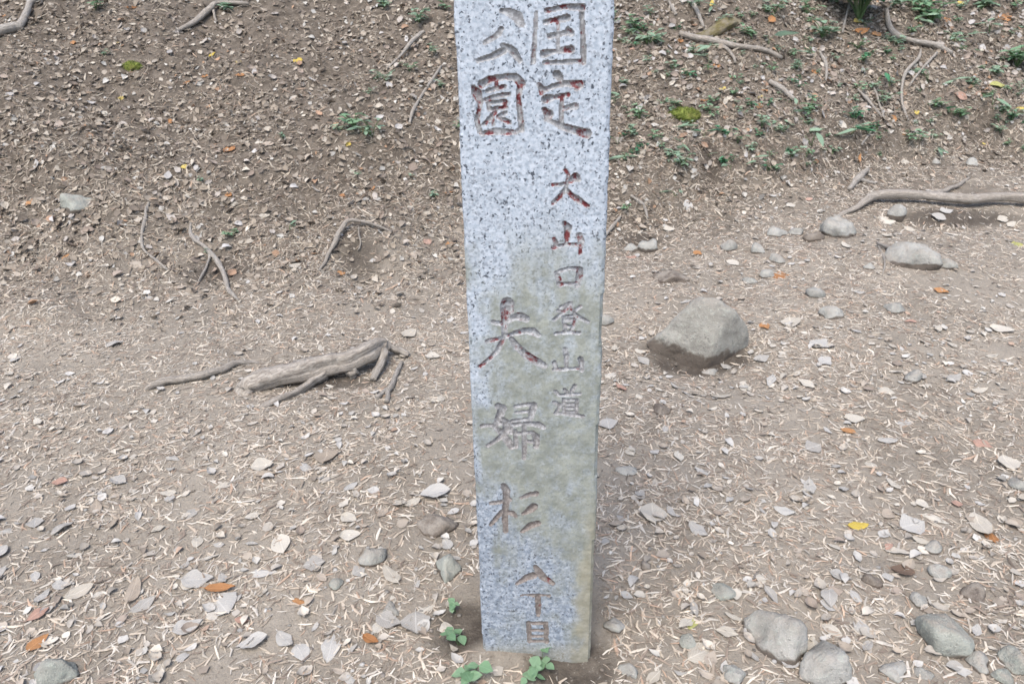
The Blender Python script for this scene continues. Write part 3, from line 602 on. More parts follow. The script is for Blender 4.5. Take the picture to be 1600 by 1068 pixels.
# ------------------------------------------------------------------ moss
def moss(u, v, wpx, hpx, label, mat=G_MOSS, seed=0):
    p = P(u, v+hpx*.3); k = hit(u, v, ground0)[1]/FPX; V, F = rock_verts(seed+900, 4, 6, .4, .16)
    D = V/np.linalg.norm(V, axis=1, keepdims=True)
    V = V*(1+.10*noise3(D[:, 0]*11, D[:, 1]*11, D[:, 2]*11)+.07*noise3(D[:, 0]*27, D[:, 1]*27, D[:, 2]*27))[:, None]
    me = mesh_np('moss_cushion', V*[wpx*k*.5, wpx*k*.4, hpx*k*.5], F, True, None, None, mat)
    o = link('moss_cushion', me); o.location = (p[0], p[1]+.02, p[2]+hpx*k*.05); tag(o, label, 'moss'); KEEP.append((p[0], p[1]+.02, wpx*k*.4))
    # fuzzy shoots, a part of the cushion
    n = 900; r_ = np.random.default_rng(seed); d = r_.normal(size=(n, 3)); d[:, 2] = np.abs(d[:, 2]); d /= np.linalg.norm(d, axis=1, keepdims=True)
    b = d*[wpx*k*.5, wpx*k*.4, hpx*k*.5]*.95; s = wpx*k*.05
    side = np.cross(d, r_.normal(size=(n, 3))); side /= np.linalg.norm(side, axis=1, keepdims=True)
    tip = b+(d+.5*r_.normal(size=(n, 3)))*s
    VV = np.stack([b-side*s*.22, b+side*s*.22, tip], 1).reshape(-1, 3)
    sh = link('moss_shoots', mesh_np('moss_shoots', VV, np.arange(3*n).reshape(-1, 3), False, None, None, mat), o); sh['kind'] = 'stuff'
moss(1070, 180, 52, 28, 'bright yellow-green moss cushion among seedlings on the bank', seed=1)
moss(205, 104, 32, 22, 'small dark green moss tuft on the bare brown bank', seed=2)
stick('mossy_stub', 'brown mossy broken branch stub lying above the long dark branch', 'branch', [[(1080, 60, 1, 4), (1096, 57, 2, 6), (1112, 53, 3, 9), (1130, 48, 4, 9), (1146, 43, 3, 6), (1158, 40, 1, 2)], [(1112, 53, 4, 5), (1122, 44, 8, 4), (1128, 38, 8, 2)]], G_DUSTYWOOD, 40, 16, .45)

# ------------------------------------------------------------------ leaves
def leaf_np(nl, nw, ratio, curl=.1, fold=.1, twist=0., serr=0., seed=0, tip=1.0, stalk=True):
    r_ = np.random.default_rng(seed); t = np.linspace(0, 1, nl); c = np.linspace(-1, 1, nw)
    w_ = np.sin(math.pi*np.clip(t, 0, 1)**(.80*tip))**.75; w_[0] = .02; w_[-1] = .02
    tt, cc = np.meshgrid(t, c, indexing='ij'); lr = np.where(cc < 0, 1+.16*noise2(tt*4+seed*3.3, tt*0), 1+.16*noise2(tt*4+seed*5.7, tt*0+9)); ww = w_[:, None]*ratio*.5*lr
    ed = 1+serr*r_.uniform(-1, 1, (nl, nw))*(np.abs(cc) > .8)
    x = tt-.5+.012*r_.normal(size=(nl, 1)); x = np.sort(x, axis=0); y = cc*ww*ed+twist*(tt-.5)**2
    z = fold*np.abs(cc)*ww*2+curl*((tt-.45)**2*2)+.07*fbm2(tt*3.5+seed*7.7, cc*1.8+seed, 2)
    z -= z.min()
    V = np.stack([x, y, z], -1).reshape(-1, 3); F = grid_faces(nl, nw)
    uv = np.stack([tt, cc*.5*np.sqrt(w_)[:, None]+.5], -1).reshape(-1, 2)
    if stalk:
        k = len(V); s = .012; x0 = V[nw//2]
        V = np.vstack([V, x0+[0, -s, 0], x0+[0, s, 0], x0+[-.16, s*.7+.03, .01], x0+[-.16, -s*.7+.03, .01]]); F = np.vstack([F, [[k, k+1, k+2, k+3]]]); uv = np.vstack([uv, [[0, .5]]*4])
    return V, F, uv
LK = {  # leaf colours: two ends of the range
 'cream': ((.37, .335, .28), (.48, .445, .385)), 'grey': ((.30, .282, .255), (.41, .395, .368)), 'tan': ((.28, .235, .185), (.37, .315, .26)),
 'brown': ((.11, .075, .055), (.19, .135, .10)), 'orange': ((.27, .125, .05), (.38, .20, .09)), 'yellow': ((.42, .31, .05), (.48, .38, .12)), 'pink': ((.32, .20, .155), (.42, .28, .22)), 'olive': ((.30, .29, .10), (.36, .36, .14))}
LMAT = {k: mat_leaf('dead_leaf_'+k, a, b, tuple(x*.5 for x in a), .12) for k, (a, b) in LK.items()}
LSH = [(0.62, .10, .10, 0, .05), (.50, .18, .05, .10, .06), (.72, .06, .22, -.08, .08), (.42, .25, .12, .12, .04), (.85, .12, .15, 0, .12), (.58, -.12, .16, .06, .10), (.36, .14, .3, -.1, .05)]
LMESH = {}
for k in LK:
    for i, (ra, cu, fo, tw, se) in enumerate(LSH):
        V, F, uv = leaf_np(9, 5, ra, cu*.7, fo*.5, tw, se*.6, i*13+len(k), 1+.15*(i % 3))
        LMESH[k, i] = mesh_np('leaf', V, F, True, None, uv, LMAT[k])
ADJ = {'cream': 'pale cream', 'grey': 'silver-grey', 'tan': 'tan', 'brown': 'dark brown', 'orange': 'orange', 'yellow': 'bright yellow', 'pink': 'reddish-tan', 'olive': 'olive-yellow'}
N_LEAF = 0
def place_leaf(x, y, size, kind, yaw, tilt=.12, label=None, sh=None, lift=.002):
    global N_LEAF
    n = Vector(nrm(np.array([x]), np.array([y]), max(.012, size*.4))[0]); i = random.randrange(len(LSH)) if sh is None else sh
    n = (n+Vector((random.gauss(0, tilt), random.gauss(0, tilt), 0))).normalized()
    if random.random() < .25: flip = True
    else: flip = False
    q = n.to_track_quat('Z', 'Y').to_matrix() @ Matrix.Rotation(yaw, 3, 'Z')
    o = link('fallen_leaf', LMESH[kind, i]); mw = q.to_4x4() @ Matrix.Scale(size, 4)
    if flip: mw = mw @ Matrix.Rotation(math.pi, 4, 'X')
    zz_ = float(ground(x, y))+lift+(size*.05 if flip else 0); mw.translation = (x, y, zz_); o.matrix_world = mw
    on_bank = float(bank_s(x, y)) > .1
    where = 'on the littered bank' if on_bank else 'on the dirt path'
    ra, cu = LSH[i][:2]; shp = ('narrow' if ra < .45 else 'broad' if ra > .7 else 'oval')
    tag(o, label or f'{"small " if size < .030 else "large " if size > .050 else ""}{ADJ[kind]} {shp} leaf {"upside down " if flip else ""}{"on bank" if on_bank else "on path"} {near(x, y)}', 'leaf', None if label else f'{ADJ[kind]} dead leaves {where}')
    N_LEAF += 1; return o
NL = [  # u, v, length px, kind, yaw degrees
 (1097, 1022, 56, 'cream', -20), (408, 893, 52, 'grey', 40), (492, 882, 34, 'grey', 50), (612, 898, 46, 'cream', 12), (548, 838, 34, 'cream', -20), (546, 812, 32, 'cream', 10), (608, 970, 46, 'grey', 60), (650, 975, 50, 'grey', 70), (518, 1010, 60, 'grey', 45),
 (470, 1018, 42, 'grey', 20), (445, 1000, 44, 'grey', 10), (580, 1000, 34, 'orange', 30), (662, 955, 56, 'cream', 55), (440, 850, 46, 'cream', 0), (680, 770, 48, 'grey', 20), (645, 785, 30, 'cream', 0), (310, 905, 52, 'grey', 15), (345, 920, 46, 'orange', -20), (345, 945, 58, 'grey', 25), (295, 980, 46, 'grey', 10),
 (60, 1005, 36, 'orange', 50), (62, 960, 34, 'pink', 30), (98, 826, 36, 'grey', 0), (55, 816, 26, 'grey', 60), (125, 925, 46, 'cream', 25), (68, 934, 30, 'grey', 0), (225, 945, 42, 'grey', 30), (210, 925, 54, 'tan', 35), (308, 843, 34, 'cream', 0), (300, 800, 32, 'grey', 10), (185, 752, 30, 'grey', 60), (510, 716, 44, 'tan', 20), (410, 728, 36, 'cream', 30),
 (415, 742, 34, 'tan', -10), (60, 660, 28, 'cream', 20), (352, 758, 30, 'cream', 20), (690, 622, 24, 'cream', 0), (676, 558, 26, 'cream', 70), (640, 520, 34, 'cream', 10), (180, 537, 30, 'grey', 20), (462, 416, 22, 'cream', 10), (270, 715, 26, 'grey', 20), (95, 755, 24, 'pink', 10),
 (1020, 803, 52, 'cream', -12), (1090, 828, 40, 'grey', -30), (1060, 713, 24, 'cream', 20), (985, 706, 22, 'cream', 0), (1265, 762, 36, 'grey', -50), (1225, 800, 34, 'grey', 0), (1340, 822, 34, 'yellow', -10), (1396, 757, 30, 'cream', -30), (1536, 691, 28, 'pink', -20), (1575, 723, 40, 'cream', 0), (1590, 770, 0, 'grey', 0),
 (1352, 845, 0, 'grey', 0), (1550, 838, 30, 'orange', -10), (1530, 822, 60, 'cream', -25), (1425, 820, 44, 'grey', 10), (1465, 812, 46, 'cream', 0), (1440, 845, 30, 'cream', -40), (1345, 980, 42, 'grey', 0), (1295, 935, 44, 'grey', -40), (1310, 852, 34, 'cream', 20), (1190, 905, 22, 'cream', -60), (1205, 930, 38, 'grey', -20),
 (1300, 985, 36, 'cream', -30), (1135, 990, 34, 'cream', 40), (1145, 965, 30, 'cream', 10), (1080, 975, 26, 'olive', 30), (1410, 890, 34, 'brown', -50), (1335, 655, 34, 'cream', -10), (1270, 700, 30, 'grey', 0), (1325, 672, 22, 'orange', -10), (1440, 650, 26, 'cream', -10), (1465, 515, 30, 'cream', -30), (1565, 516, 36, 'cream', 5),
 (1235, 505, 36, 'cream', -20), (1195, 510, 24, 'orange', 0), (1280, 538, 34, 'grey', -10), (1290, 565, 30, 'grey', -20), (1190, 560, 26, 'grey', -10), (1205, 595, 36, 'grey', -20), (1165, 605, 28, 'cream', 0), (1125, 620, 34, 'cream', -15), (1385, 608, 28, 'cream', 0), (1415, 660, 28, 'grey', 0), (1260, 600, 30, 'cream', -20), (1490, 590, 34, 'grey', 0),
 (1530, 610, 30, 'cream', -20), (1395, 545, 0, 'grey', 0), (1322, 383, 30, 'cream', 50), (1385, 345, 32, 'cream', -20), (1566, 341, 26, 'cream', 0), (1580, 350, 22, 'cream', 50), (1485, 364, 28, 'cream', -10), (1385, 367, 22, 'cream', 0), (1420, 358, 24, 'cream', -40), (1540, 382, 30, 'cream', 30), (1590, 382, 26, 'olive', -50), (1478, 330, 26, 'grey', 0), (1465, 340, 28, 'grey', -30),
 (1470, 456, 22, 'orange', -10), (1090, 395, 22, 'orange', -10), (1145, 410, 24, 'cream', -5), (1222, 428, 40, 'orange', 0), (985, 400, 26, 'pink', 0), (960, 545, 24, 'cream', 0), (955, 585, 26, 'cream', 0), (950, 660, 34, 'grey', -10), (970, 605, 28, 'pink', 0), (1000, 550, 20, 'cream', 0), (1005, 565, 24, 'grey', -60), (945, 620, 34, 'cream', -10),
 # bright ones on the bank
 (190, 150, 16, 'yellow', 0), (186, 67, 12, 'yellow', 20), (332, 86, 16, 'yellow', 60), (464, 92, 22, 'yellow', 10), (374, 101, 16, 'yellow', 0), (290, 267, 16, 'yellow', 20), (357, 303, 16, 'orange', 20), (545, 228, 16, 'yellow', 70), (360, 238, 26, 'orange', 60), (534, 428, 20, 'orange', 0), (376, 122, 18, 'orange', 0), (292, 130, 16, 'orange', 30), (320, 115, 14, 'orange', 10),
 (5, 24, 20, 'orange', 0), (206, 12, 20, 'orange', 0), (115, 66, 14, 'orange', 0), (702, 297, 16, 'orange', 20), (582, 293, 16, 'orange', 50), (566, 297, 20, 'cream', 60), (535, 305, 14, 'orange', 0), (265, 188, 14, 'orange', 60), (42, 310, 22, 'orange', 0), (103, 402, 16, 'orange', 40), (100, 0, 18, 'yellow', 0), (668, 377, 22, 'pink', 10), (700, 385, 18, 'orange', 60), (443, 198, 18, 'cream', 0),
 (404, 220, 18, 'cream', 0), (130, 265, 22, 'cream', 20), (135, 348, 0, 'cream', 70), (135, 394, 18, 'cream', 80), (92, 490, 0, 'tan', 0), (465, 414, 0, 'cream', 0), (230, 460, 26, 'grey', -40), (282, 450, 26, 'tan', 0), (415, 345, 22, 'cream', 0), (375, 390, 22, 'tan', 30), (135, 235, 22, 'cream', 30), (556, 150, 20, 'cream', 10), (420, 225, 24, 'tan', 0), (610, 120, 14, 'cream', 0),
 (1063, 67, 18, 'orange', 60), (1112, 5, 18, 'yellow', 80), (1175, 33, 22, 'orange', 0), (1205, 32, 22, 'orange', 30), (1130, 135, 18, 'yellow', 0), (1188, 156, 18, 'yellow', 30), (1186, 170, 16, 'orange', 30), (1195, 140, 18, 'orange', 0), (1272, 112, 20, 'orange', 60), (1340, 35, 26, 'yellow', 0), (1370, 52, 22, 'orange', 0), (1345, 50, 34, 'orange', 5), (1478, 35, 20, 'orange', 0), (1408, 211, 24, 'orange', 0),
 (1342, 248, 20, 'orange', 60), (1432, 172, 20, 'yellow', 0), (1395, 186, 18, 'orange', 0), (1556, 138, 32, 'olive', -10), (1540, 222, 14, 'yellow', 0), (1595, 168, 20, 'yellow', 0), (1540, 100, 22, 'orange', 20), (1570, 30, 34, 'orange', 0), (1500, 2, 18, 'yellow', 0), (1275, 252, 14, 'orange', 0), (1435, 212, 20, 'cream', 0), (1315, 196, 22, 'cream', -40), (1412, 254, 22, 'cream', 0), (1500, 150, 26, 'pink', -30), (1530, 148, 24, 'pink', 10),
 (1120, 100, 18, 'orange', 0), (1095, 101, 18, 'brown', 0), (1100, 158, 16, 'orange', 0), (1245, 168, 20, 'cream', 0), (990, 78, 16, 'pink', 0), (1060, 130, 18, 'cream', 10), (1265, 310, 22, 'pink', 0), (1208, 305, 20, 'grey', 0), (1235, 320, 22, 'cream', 0), (1075, 320, 40, 'grey', 85), (1045, 358, 22, 'cream', 0), (1000, 362, 18, 'cream', 30)]
def free(x, y, pad=0):
    return all((x-a)**2+(y-b)**2 > (r_+pad)**2 for a, b, r_ in KEEP)
for (u, v, L, kind, yaw) in NL:
    if not L: continue
    p = P(u, v+2); place_leaf(p[0], p[1], L*hit(u, v, ground0)[1]/FPX*(1.0 if v > 400 else .82), kind, R(yaw), .09, None, None, .003)
KW = ['cream']*30+['grey']*42+['tan']*14+['pink']*6+['brown']*2+['orange']*2
cnt = 0; tries = 0
while N_LEAF < 296 and tries < 9000:
    tries += 1
    v = random.uniform(500, 1066) if random.random() < .8 else random.uniform(380, 520); u = random.uniform(-10, 1610)
    if v < 480 and u < 950: continue
    if 740 < u < 940: continue
    dens = .35+.65*sstep(620, 900, v)+.25*(u > 1000)
    if random.random() > dens*(.55+.9*float(fbm2(u/170., v/110., 2))): continue
    p = P(u, v); 
    if not free(p[0], p[1], .01): continue
    s = random.choice([.030, .036, .042, .050, .026, .038])*random.uniform(.75, 1.15)
    place_leaf(p[0], p[1], s, random.choice(KW), random.uniform(0, 6.28), .11, None, None, .003)
print('leaves', N_LEAF)

# ------------------------------------------------------------------ litter that nobody could count
def scatter(name, label, tmpls, x, y, size, col, tilt, lift, width=None, mat=None, uvs=None):
    n = len(x); N = nrm(x, y); N = N+np.stack([rng.normal(0, 1, n)*tilt, rng.normal(0, 1, n)*tilt, np.zeros(n)], 1); N /= np.linalg.norm(N, axis=1, keepdims=True)
    a = rng.uniform(0, 2*math.pi, n); T = np.stack([np.cos(a), np.sin(a), np.zeros(n)], 1); T -= N*(T*N).sum(1, keepdims=True); T /= np.linalg.norm(T, axis=1, keepdims=True); B = np.cross(N, T)
    C = np.stack([x, y, ground(x, y)+lift], 1); which = rng.integers(0, len(tmpls), n); VV, FF, CC = [], [], []; off = 0
    wd = np.ones(n) if width is None else width
    for k, (tv, tf) in enumerate(tmpls):
        s = np.where(which == k)[0]
        v = C[s][:, None]+(T[s][:, None]*tv[None, :, 0:1]+B[s][:, None]*tv[None, :, 1:2]*wd[s][:, None, None]+N[s][:, None]*tv[None, :, 2:3])*size[s][:, None, None]
        VV.append(v.reshape(-1, 3)); FF.append((tf[None]+(np.arange(len(s))*len(tv))[:, None, None]+off).reshape(-1, 4)); CC.append(np.repeat(col[s], len(tv), 0)); off += len(s)*len(tv)
    me = mesh_np(name, np.vstack(VV), np.vstack(FF), True, {'col': np.vstack(CC)}, None, mat)
    o = link(name, me); tag(o, label, None, None, 'stuff'); return o
def sample(n, dens, y0, y1, spread=.78, pad=.5):
    xs, ys = [], []; got = 0
    while got < n:
        y = rng.uniform(y0, y1, 60000); x = rng.uniform(-1, 1, 60000)*(spread*y1+pad)
        ok = (np.abs(x) < spread*y+pad); x, y = x[ok], y[ok]
        ok = rng.uniform(0, 1, len(x)) < dens(x, y); x, y = x[ok], y[ok]
        for a, b, r_ in KEEP:
            k = (x-a)**2+(y-b)**2 > r_*r_; x, y = x[k], y[k]
        xs.append(x); ys.append(y); got += len(x)
    return np.concatenate(xs)[:n], np.concatenate(ys)[:n]
def palette(cols, w_, n, jit=.18):
    c = np.array(cols)[rng.choice(len(cols), n, p=np.array(w_)/sum(w_))]; return np.clip(c*(1+rng.normal(0, jit, (n, 1))), .01, .8)
# needles: short bent slivers with a folded section
def sliver(bend, w_, seed):
    r_ = np.random.default_rng(seed); t = np.linspace(-.5, .5, 3); pr = np.array([.6, 1, .35])*w_*.5; V = []
    w_ = w_*1.15
    for i, q in enumerate(t):
        yb = bend*(q*q*4-.5)*.5; zb = .035*r_.normal()+.02
        V += [(q, yb-pr[i], zb), (q, yb, zb+pr[i]*.9), (q, yb+pr[i], zb)]
    return np.array(V), grid_faces(3, 3)
NT = [sliver(b, .115, i) for i, b in enumerate((-.22, -.10, -.04, .02, .07, .13, .3, 0))]
G_LIT = mat_leaf('litter', None, None, (.09, .07, .055), .08, 'col')
clump = lambda x, y, f, s=0: fbm2(x*f+s, y*f+s, 3)
def d_path(x, y):
    s = bank_s(x, y); c = .82+.85*clump(x, y, 2.3)+.9*clump(x, y, 9, 5)
    near = sstep(1.7, 1.0, y)*.35
    return np.clip(c+near, .06, 1)*sstep(.9, .1, s)*np.clip(2.3/y, .35, 1)*(1-.85*damp_shade_at(x, y))
n = 108000; x, y = sample(n, d_path, .35, 5.4)
col = palette([(.38, .325, .26), (.46, .41, .34), (.29, .24, .19), (.34, .245, .18), (.20, .16, .128), (.42, .385, .335)], [5, 4, 4, 1.3, 3, 4], n)
scatter('needle_litter', 'short dry conifer needles scattered thickly over the dirt path', NT, x, y, np.clip(rng.lognormal(-3.97, .34, n), .008, .04), col, .12, .0012, rng.uniform(.8, 1.75, n), G_LIT)
def d_bank(x, y):
    s = bank_s(x, y); return sstep(-.35, .45, s)*np.clip(.75+.5*clump(x, y, 2.3, 3), .25, 1)*(1-.5*damp_shade_at(x, y))
n = 60000; x, y = sample(n, lambda a, b: d_bank(a, b)*sstep(3.2, 0, bank_s(a, b)), 2.2, 7.4)
col = palette([(.315, .27, .21), (.23, .19, .148), (.39, .345, .28), (.13, .107, .085), (.28, .205, .15)], [4, 4, 3, 3, 2], n)
scatter('needle_litter', 'brown twiggy needle litter covering the forest bank', NT, x, y, np.clip(rng.lognormal(-3.9, .45, n), .008, .06), col, .38, .004, rng.uniform(.7, 1.6, n), G_LIT)
# leaf flakes
LT = [leaf_np(4, 3, ra, cu, fo, .1, .12, 40+i, 1, False)[:2] for i, (ra, cu, fo) in enumerate([(.7, .2, .2), (.5, .3, .3), (.9, .1, .1), (.6, -.3, .2), (.45, .5, .1), (.8, .25, .4)])]
n = 30000; x, y = sample(n, lambda a, b: d_bank(a, b)*sstep(4.2, 1.0, bank_s(a, b)), 2.2, 8.4)
col = palette([(.225, .19, .15), (.285, .245, .20), (.145, .12, .097), (.335, .30, .25), (.35, .335, .305), (.30, .19, .12), (.41, .375, .315)], [7, 6, 6, 3, 1.6, .3, .5], n)
scatter('leaf_litter', 'dense brown dead leaf litter covering the forest bank', LT, x, y, rng.uniform(.011, .028, n)+.024*rng.uniform(0, 1, n)**4, col, .42, .004, None, G_LIT)
n = 2400; x, y = sample(n, lambda a, b: np.clip(.25+.9*clump(a, b, 1.9, 8)+sstep(1.7, 1.1, b)*.35+.15*(a > .3), .03, 1)*sstep(.5, 0, bank_s(a, b))*np.clip(2./b, .3, 1)*(1-.7*damp_shade_at(a, b)), .35, 5.2)
col = palette([(.31, .28, .24), (.35, .335, .305), (.28, .24, .195), (.41, .375, .32), (.22, .185, .15), (.34, .25, .19)], [5, 5, 4, 3, 1.2, .8], n)
scatter('leaf_fragments', 'broken grey and tan leaf pieces scattered over the dirt path', LT, x, y, rng.uniform(.006, .026, n), col, .12, .003, None, G_LIT)
LT2 = [leaf_np(7, 5, ra, cu, fo, tw, .08, 70+i, 1, True)[:2] for i, (ra, cu, fo, tw) in enumerate([(.7, .2, .12, .1), (.5, .3, .2, -.1), (.85, .15, .1, 0), (.6, -.3, .2, .1), (.45, .4, .1, .1), (.75, .5, .3, 0)])]
n = 1350; x, y = sample(n, lambda a, b: np.clip(.10+1.1*clump(a, b, 2.4, 31)+sstep(1.8, 1.1, b)*.5+.15*(a > .3), .02, 1)*sstep(.5, 0, bank_s(a, b))*np.clip(2./b, .3, 1)*(1-.7*damp_shade_at(a, b)), .35, 5.2)
col = palette([(.33, .30, .26), (.37, .355, .33), (.30, .26, .215), (.43, .395, .34), (.24, .20, .165)], [5, 6, 3, 3, 1], n, .10)
scatter('dead_leaves', 'smaller crumpled dead leaves strewn between the larger ones on the path', LT2, x, y, rng.uniform(.014, .034, n), col, .14, .002, None, G_LIT)
n = 4000; x, y = sample(n, lambda a, b: (.25+.75*sstep(-.1, .5, a))*sstep(.0, .5, bank_s(a, b))*sstep(3.4, 1.4, bank_s(a, b))*np.clip(.45+.8*clump(a, b, 2.1, 14), .08, 1), 2.6, 8.0)
col = palette([(.32, .29, .26), (.36, .345, .33), (.26, .215, .18), (.20, .16, .13), (.40, .365, .31), (.29, .19, .13)], [5, 4, 5, 5, 1.2, 1.2], n, .15)
scatter('dead_leaves', 'curled grey and brown dead leaves lying thickly on the overgrown bank', LT2, x, y, rng.uniform(.022, .050, n), col, .4, .006, None, G_LIT)
# grit
gv, gf = ico(1); gq = np.concatenate([gf, gf[:, 2:3]], 1)
def pebbles(seed):
    r_ = np.random.default_rng(seed); return gv*r_.uniform(.55, 1, (len(gv), 1))*[.5, .4, .28]
n = 1000; x, y = sample(n, lambda a, b: np.clip(.2+clump(a, b, 2.6, 21), .02, 1)*sstep(.3, 0, bank_s(a, b))*np.clip(1.6/b, .2, 1), .35, 5.)
col = palette([(.25, .235, .21), (.18, .16, .14), (.31, .30, .28)], [3, 2, 2], n)
def scatter_tri(name, label, tm, F, x, y, size, col, mat):
    n = len(x); C = np.stack([x, y, ground(x, y)], 1); a = rng.uniform(0, 6.28, n); w_ = rng.integers(0, len(tm), n); tv = np.array(tm)[w_]
    ca, sa = np.cos(a)[:, None], np.sin(a)[:, None]
    v = np.stack([tv[..., 0]*ca-tv[..., 1]*sa, tv[..., 0]*sa+tv[..., 1]*ca, tv[..., 2]+.08], -1)*size[:, None, None]+C[:, None]
    k = tv.shape[1]; ff = (F[None]+(np.arange(n)*k)[:, None, None]).reshape(-1, 3)
    o = link(name, mesh_np(name, v.reshape(-1, 3), ff, False, {'col': np.repeat(col, k, 0)}, None, mat)); tag(o, label, None, None, 'stuff')
scatter_tri('grit', 'small grit and pebbles scattered over the dirt path', [pebbles(i) for i in range(8)], gf, x, y, rng.uniform(.004, .017, n)**1.0, col, G_LIT)
n = 6000; x, y = sample(n, lambda a, b: np.clip(.5+.8*clump(a, b, 3.4, 41), .1, 1)*sstep(1.2, -.2, bank_s(a, b))*np.clip(1.8/b, .3, 1), .35, 5.)
col = palette([(.17, .148, .122), (.13, .11, .09), (.24, .215, .18), (.29, .265, .23)], [4, 3, 4, 2], n)
scatter_tri('soil_crumbs', 'loose crumbs of dry soil lying over the dirt path', [pebbles(20+i) for i in range(8)], gf, x, y, np.clip(rng.lognormal(-5.25, .5, n), .002, .014), col, G_LIT)
# dry grass, rootlets and fine twigs on the bank
def hair(seed):
    r_ = np.random.default_rng(seed); t = np.linspace(0, 1, 6); q = np.cumsum(r_.normal(0, .09, (6, 2)), 0)
    V = []
    for i, a in enumerate(t):
        w_ = .011*(1-.6*a); z = .16*math.sin(a*3.0)*r_.uniform(.4, 1.2)+.01; V += [(a-.5, q[i, 0]-w_, z), (a-.5, q[i, 0], z+w_*1.2), (a-.5, q[i, 0]+w_, z)]
    return np.array(V), grid_faces(6, 3)
HT = [hair(i) for i in range(10)]
n = 8500; x, y = sample(n, lambda a, b: (.35+.65*sstep(-.2, .5, a))*sstep(-.15, .25, bank_s(a, b))*sstep(3.2, .8, bank_s(a, b))*np.clip(.5+.8*clump(a, b, 2.8, 9), .05, 1), 2.4, 7.8)
col = palette([(.30, .255, .205), (.22, .175, .135), (.40, .355, .295), (.14, .105, .08)], [4, 4, 2, 2], n)
scatter('dry_stems', 'thin dry stems and rootlets tangled over the forest bank', HT, x, y, rng.uniform(.03, .13, n), col, .5, .004, None, G_LIT)

# ------------------------------------------------------------------ green plants
G_GREEN = mat_leaf('green_leaf', (.22, .33, .225), (.32, .45, .32), (.23, .30, .19), .4, None, .25, .5)
G_BRIGHT = mat_leaf('fresh_green_leaf', (.16, .285, .16), (.26, .40, .25), (.16, .24, .12), .35, None, .25, .5)
G_DARKG = mat_leaf('dark_evergreen_leaf', (.05, .17, .09), (.09, .25, .13), (.02, .07, .03), .2, None, .3, .35)
G_STEM = mat_wood('green_stem', (.07, .12, .05), (.12, .18, .08))
def pleaf(ra, tip, seed, mat, curl=.12, fold=.15):
    V, F, uv = leaf_np(5, 3, ra, curl, fold, 0, .03, seed, tip, False); V[:, 0] += .5; V[:, 2] -= V[0, 2]
    V[:, 2] -= .35*V[:, 0]**2*.6
    return mesh_np('leaf', V, F, True, None, uv, mat)
PL = {('herb', m.name): [pleaf(.55, 1, i, m) for i in range(3)] for m in (G_GREEN, G_BRIGHT, G_DARKG)}
PR = {m.name: [pleaf(.92, .95, 20+i, m, .05, .1) for i in range(3)] for m in (G_GREEN, G_BRIGHT, G_DARKG)}
PB = {m.name: [pleaf(.22, .9, 30+i, m, .1, .25) for i in range(3)] for m in (G_GREEN, G_BRIGHT, G_DARKG)}
def plant(u, v, wpx, kind, mat, label, group=None, seed=0, name='seedling', cat='plant'):
    r_ = random.Random(seed); p = P(u, v+wpx*.22); k = hit(u, v+wpx*.22, ground0)[1]/FPX; S = wpx*k*(1.08 if kind == 'herb' else 1)
    root = empty(name, tuple(p)); tag(root, label if not group or 'foot' in group else label+' '+between(p[0], p[1]), cat, group)
    lib = {'herb': PL['herb', mat.name], 'round': PR[mat.name], 'blade': PB[mat.name], 'shrub': PL['herb', mat.name]}[kind]
    ns = {'herb': max(3, int(wpx/10)), 'round': 2 if wpx < 35 else 3, 'blade': 2, 'shrub': 12}[kind]
    for s in range(ns):
        a = r_.uniform(0, 6.28); reach = S*r_.uniform(.10, .42)*(1 if kind != 'shrub' else 1.1); hgt = S*r_.uniform(.18, .42)*(1.5 if kind == 'shrub' else 1)
        e = np.array([math.cos(a)*reach, math.sin(a)*reach, hgt])
        V, T, uv = tube_np([(0, 0, -.004, S*.014), (e[0]*.4, e[1]*.4, e[2]*.65, S*.012), (*e, S*.008)], 6, 5, .05, s)
        link('stem', mesh_np('stem', V, T, True, None, uv, G_STEM), root)
        nl = {'herb': 5, 'round': 3 if s else 2, 'blade': 1, 'shrub': 6}[kind]; a0 = r_.uniform(0, 6.28)
        for j in range(nl):
            o = link('leaf', r_.choice(lib), root); L = S*{'herb': .22, 'round': .36, 'blade': 1.0, 'shrub': .30}[kind]*r_.uniform(.75, 1.15)
            f = 1 if kind != 'herb' or j < 2 else .6
            o.location = tuple(e*f); o.scale = (L,)*3; o.rotation_euler = (r_.uniform(-.25, .25), r_.uniform(-.45, .2), a0+j*6.28/nl+r_.uniform(-.35, .35))
    return root
for i, (u, v, w_) in enumerate([(712, 950, 34), (718, 1000, 46), (742, 1042, 60), (848, 1028, 56), (832, 1054, 42)]):
    plant(u, v, w_, 'round', G_BRIGHT, ('small' if w_ < 40 else 'tall' if w_ < 50 else 'bushy')+' round-leaved seedling '+('touching the front of the post foot' if u > 800 else 'growing at the side of the post foot'), 'round-leaved seedlings at the foot of the post', 50+i)
plant(365, 362, 36, 'herb', G_BRIGHT, 'bright green sprout alone on the bank beside the thin crooked root', None, 3)
plant(453, 358, 30, 'blade', G_GREEN, 'single narrow green blade standing on the bank', None, 4)
plant(1066, 250, 50, 'herb', G_GREEN, 'green seedling with drooping leaves below the yellow-green moss cushion', None, 5)
plant(1342, 8, 120, 'shrub', G_DARKG, 'dark glossy evergreen bush at the top of the bank', None, 6, 'evergreen_bush', 'bush')
plant(1455, 22, 80, 'herb', G_BRIGHT, 'pale green fern-like weed on the upper bank', None, 7)
plant(1588, 88, 80, 'herb', G_BRIGHT, 'broad-leaved green weed clump at the edge of the upper bank', None, 8)
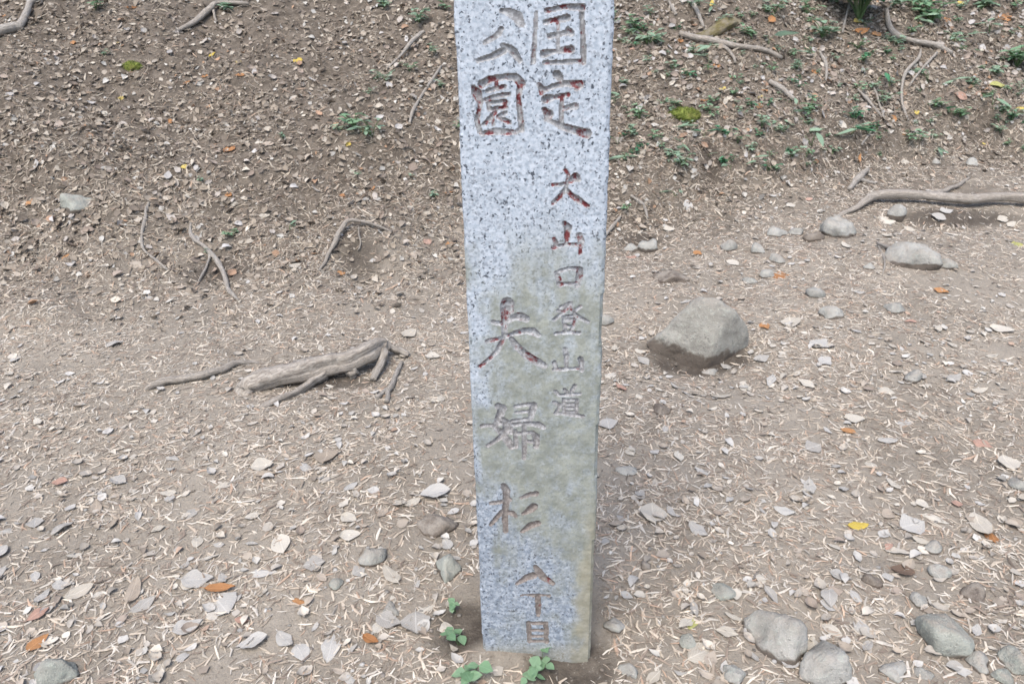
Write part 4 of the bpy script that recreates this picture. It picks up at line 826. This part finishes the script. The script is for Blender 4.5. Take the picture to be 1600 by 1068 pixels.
HERB = [(555, 195, 56), (582, 206, 56), (530, 202, 36), (603, 118, 36), (640, 106, 34), (655, 28, 50), (682, 78, 36), (590, 120, 30), (713, 200, 26), (680, 296, 30), (310, 284, 22), (442, 212, 20), (700, 10, 36), (575, 145, 26), (690, 130, 30), (600, 10, 40), (150, 8, 44), (560, 268, 22), (360, 10, 44), (640, 275, 18), (330, 394, 22), (165, 90, 20)]
for i, (u, v, w_) in enumerate(HERB):
    plant(u, v, w_, 'herb', G_GREEN if i % 4 else G_BRIGHT, ('tiny' if w_ < 28 else 'small' if w_ < 45 else 'spreading')+(' green' if i % 4 else ' fresh green')+' bank herb', 'herbs on the barer side of the bank', 100+i)
HERB2 = [(965, 215, 44), (985, 200, 44), (990, 35, 46), (1012, 55, 60), (1130, 32, 40), (1175, 52, 50), (1200, 62, 40), (1135, 205, 40), (1152, 216, 36), (1190, 190, 40), (1225, 198, 40), (1265, 165, 50), (1268, 214, 56), (1300, 232, 40), (1332, 182, 44), (1285, 45, 64), (1392, 2, 50), (1500, 176, 40), (1450, 118, 46), (1555, 108, 44), (1420, 214, 40), (1350, 88, 36), (1245, 98, 40), (1000, 172, 44),
         (970, 250, 40), (1045, 240, 40), (1110, 172, 36), (960, 150, 34), (1075, 110, 36), (1150, 120, 30), (1330, 205, 36), (1380, 150, 40), (1460, 160, 40), (1490, 60, 46), (1520, 130, 36), (1580, 185, 40), (1545, 45, 44), (1160, 178, 30), (1020, 210, 36), (1005, 95, 34), (1238, 235, 36), (980, 322, 30), (1100, 215, 28), (1400, 60, 40), (1440, 5, 60), (1530, 5, 60), (1210, 15, 44), (1260, 12, 44), (1055, 300, 34), (1000, 235, 36)]
_hr = random.Random(5)
while len(HERB2) < 225:
    u_, v_ = _hr.uniform(955, 1600), _hr.uniform(0, 270)
    if v_ < 320-.12*(u_-950) - 10: HERB2.append((u_, v_, _hr.uniform(14, 36)))
for i, (u, v, w_) in enumerate(HERB2):
    plant(u, v, w_, 'herb' if i % 6 else 'blade', [G_GREEN, G_GREEN, G_BRIGHT][i % 3] if i % 7 else G_DARKG, ('small' if w_ < 38 else 'leafy' if w_ < 48 else 'spreading')+((' pale green' if i % 3 == 2 else ' green') if i % 7 else ' dark green')+(' weed' if i % 6 else ' narrow-bladed weed'), 'weeds on the overgrown side of the bank', 200+i)
print('done')

print('tris', sum(len(o.data.loops)-2*len(o.data.polygons) for o in SC.objects if o.type == 'MESH'))
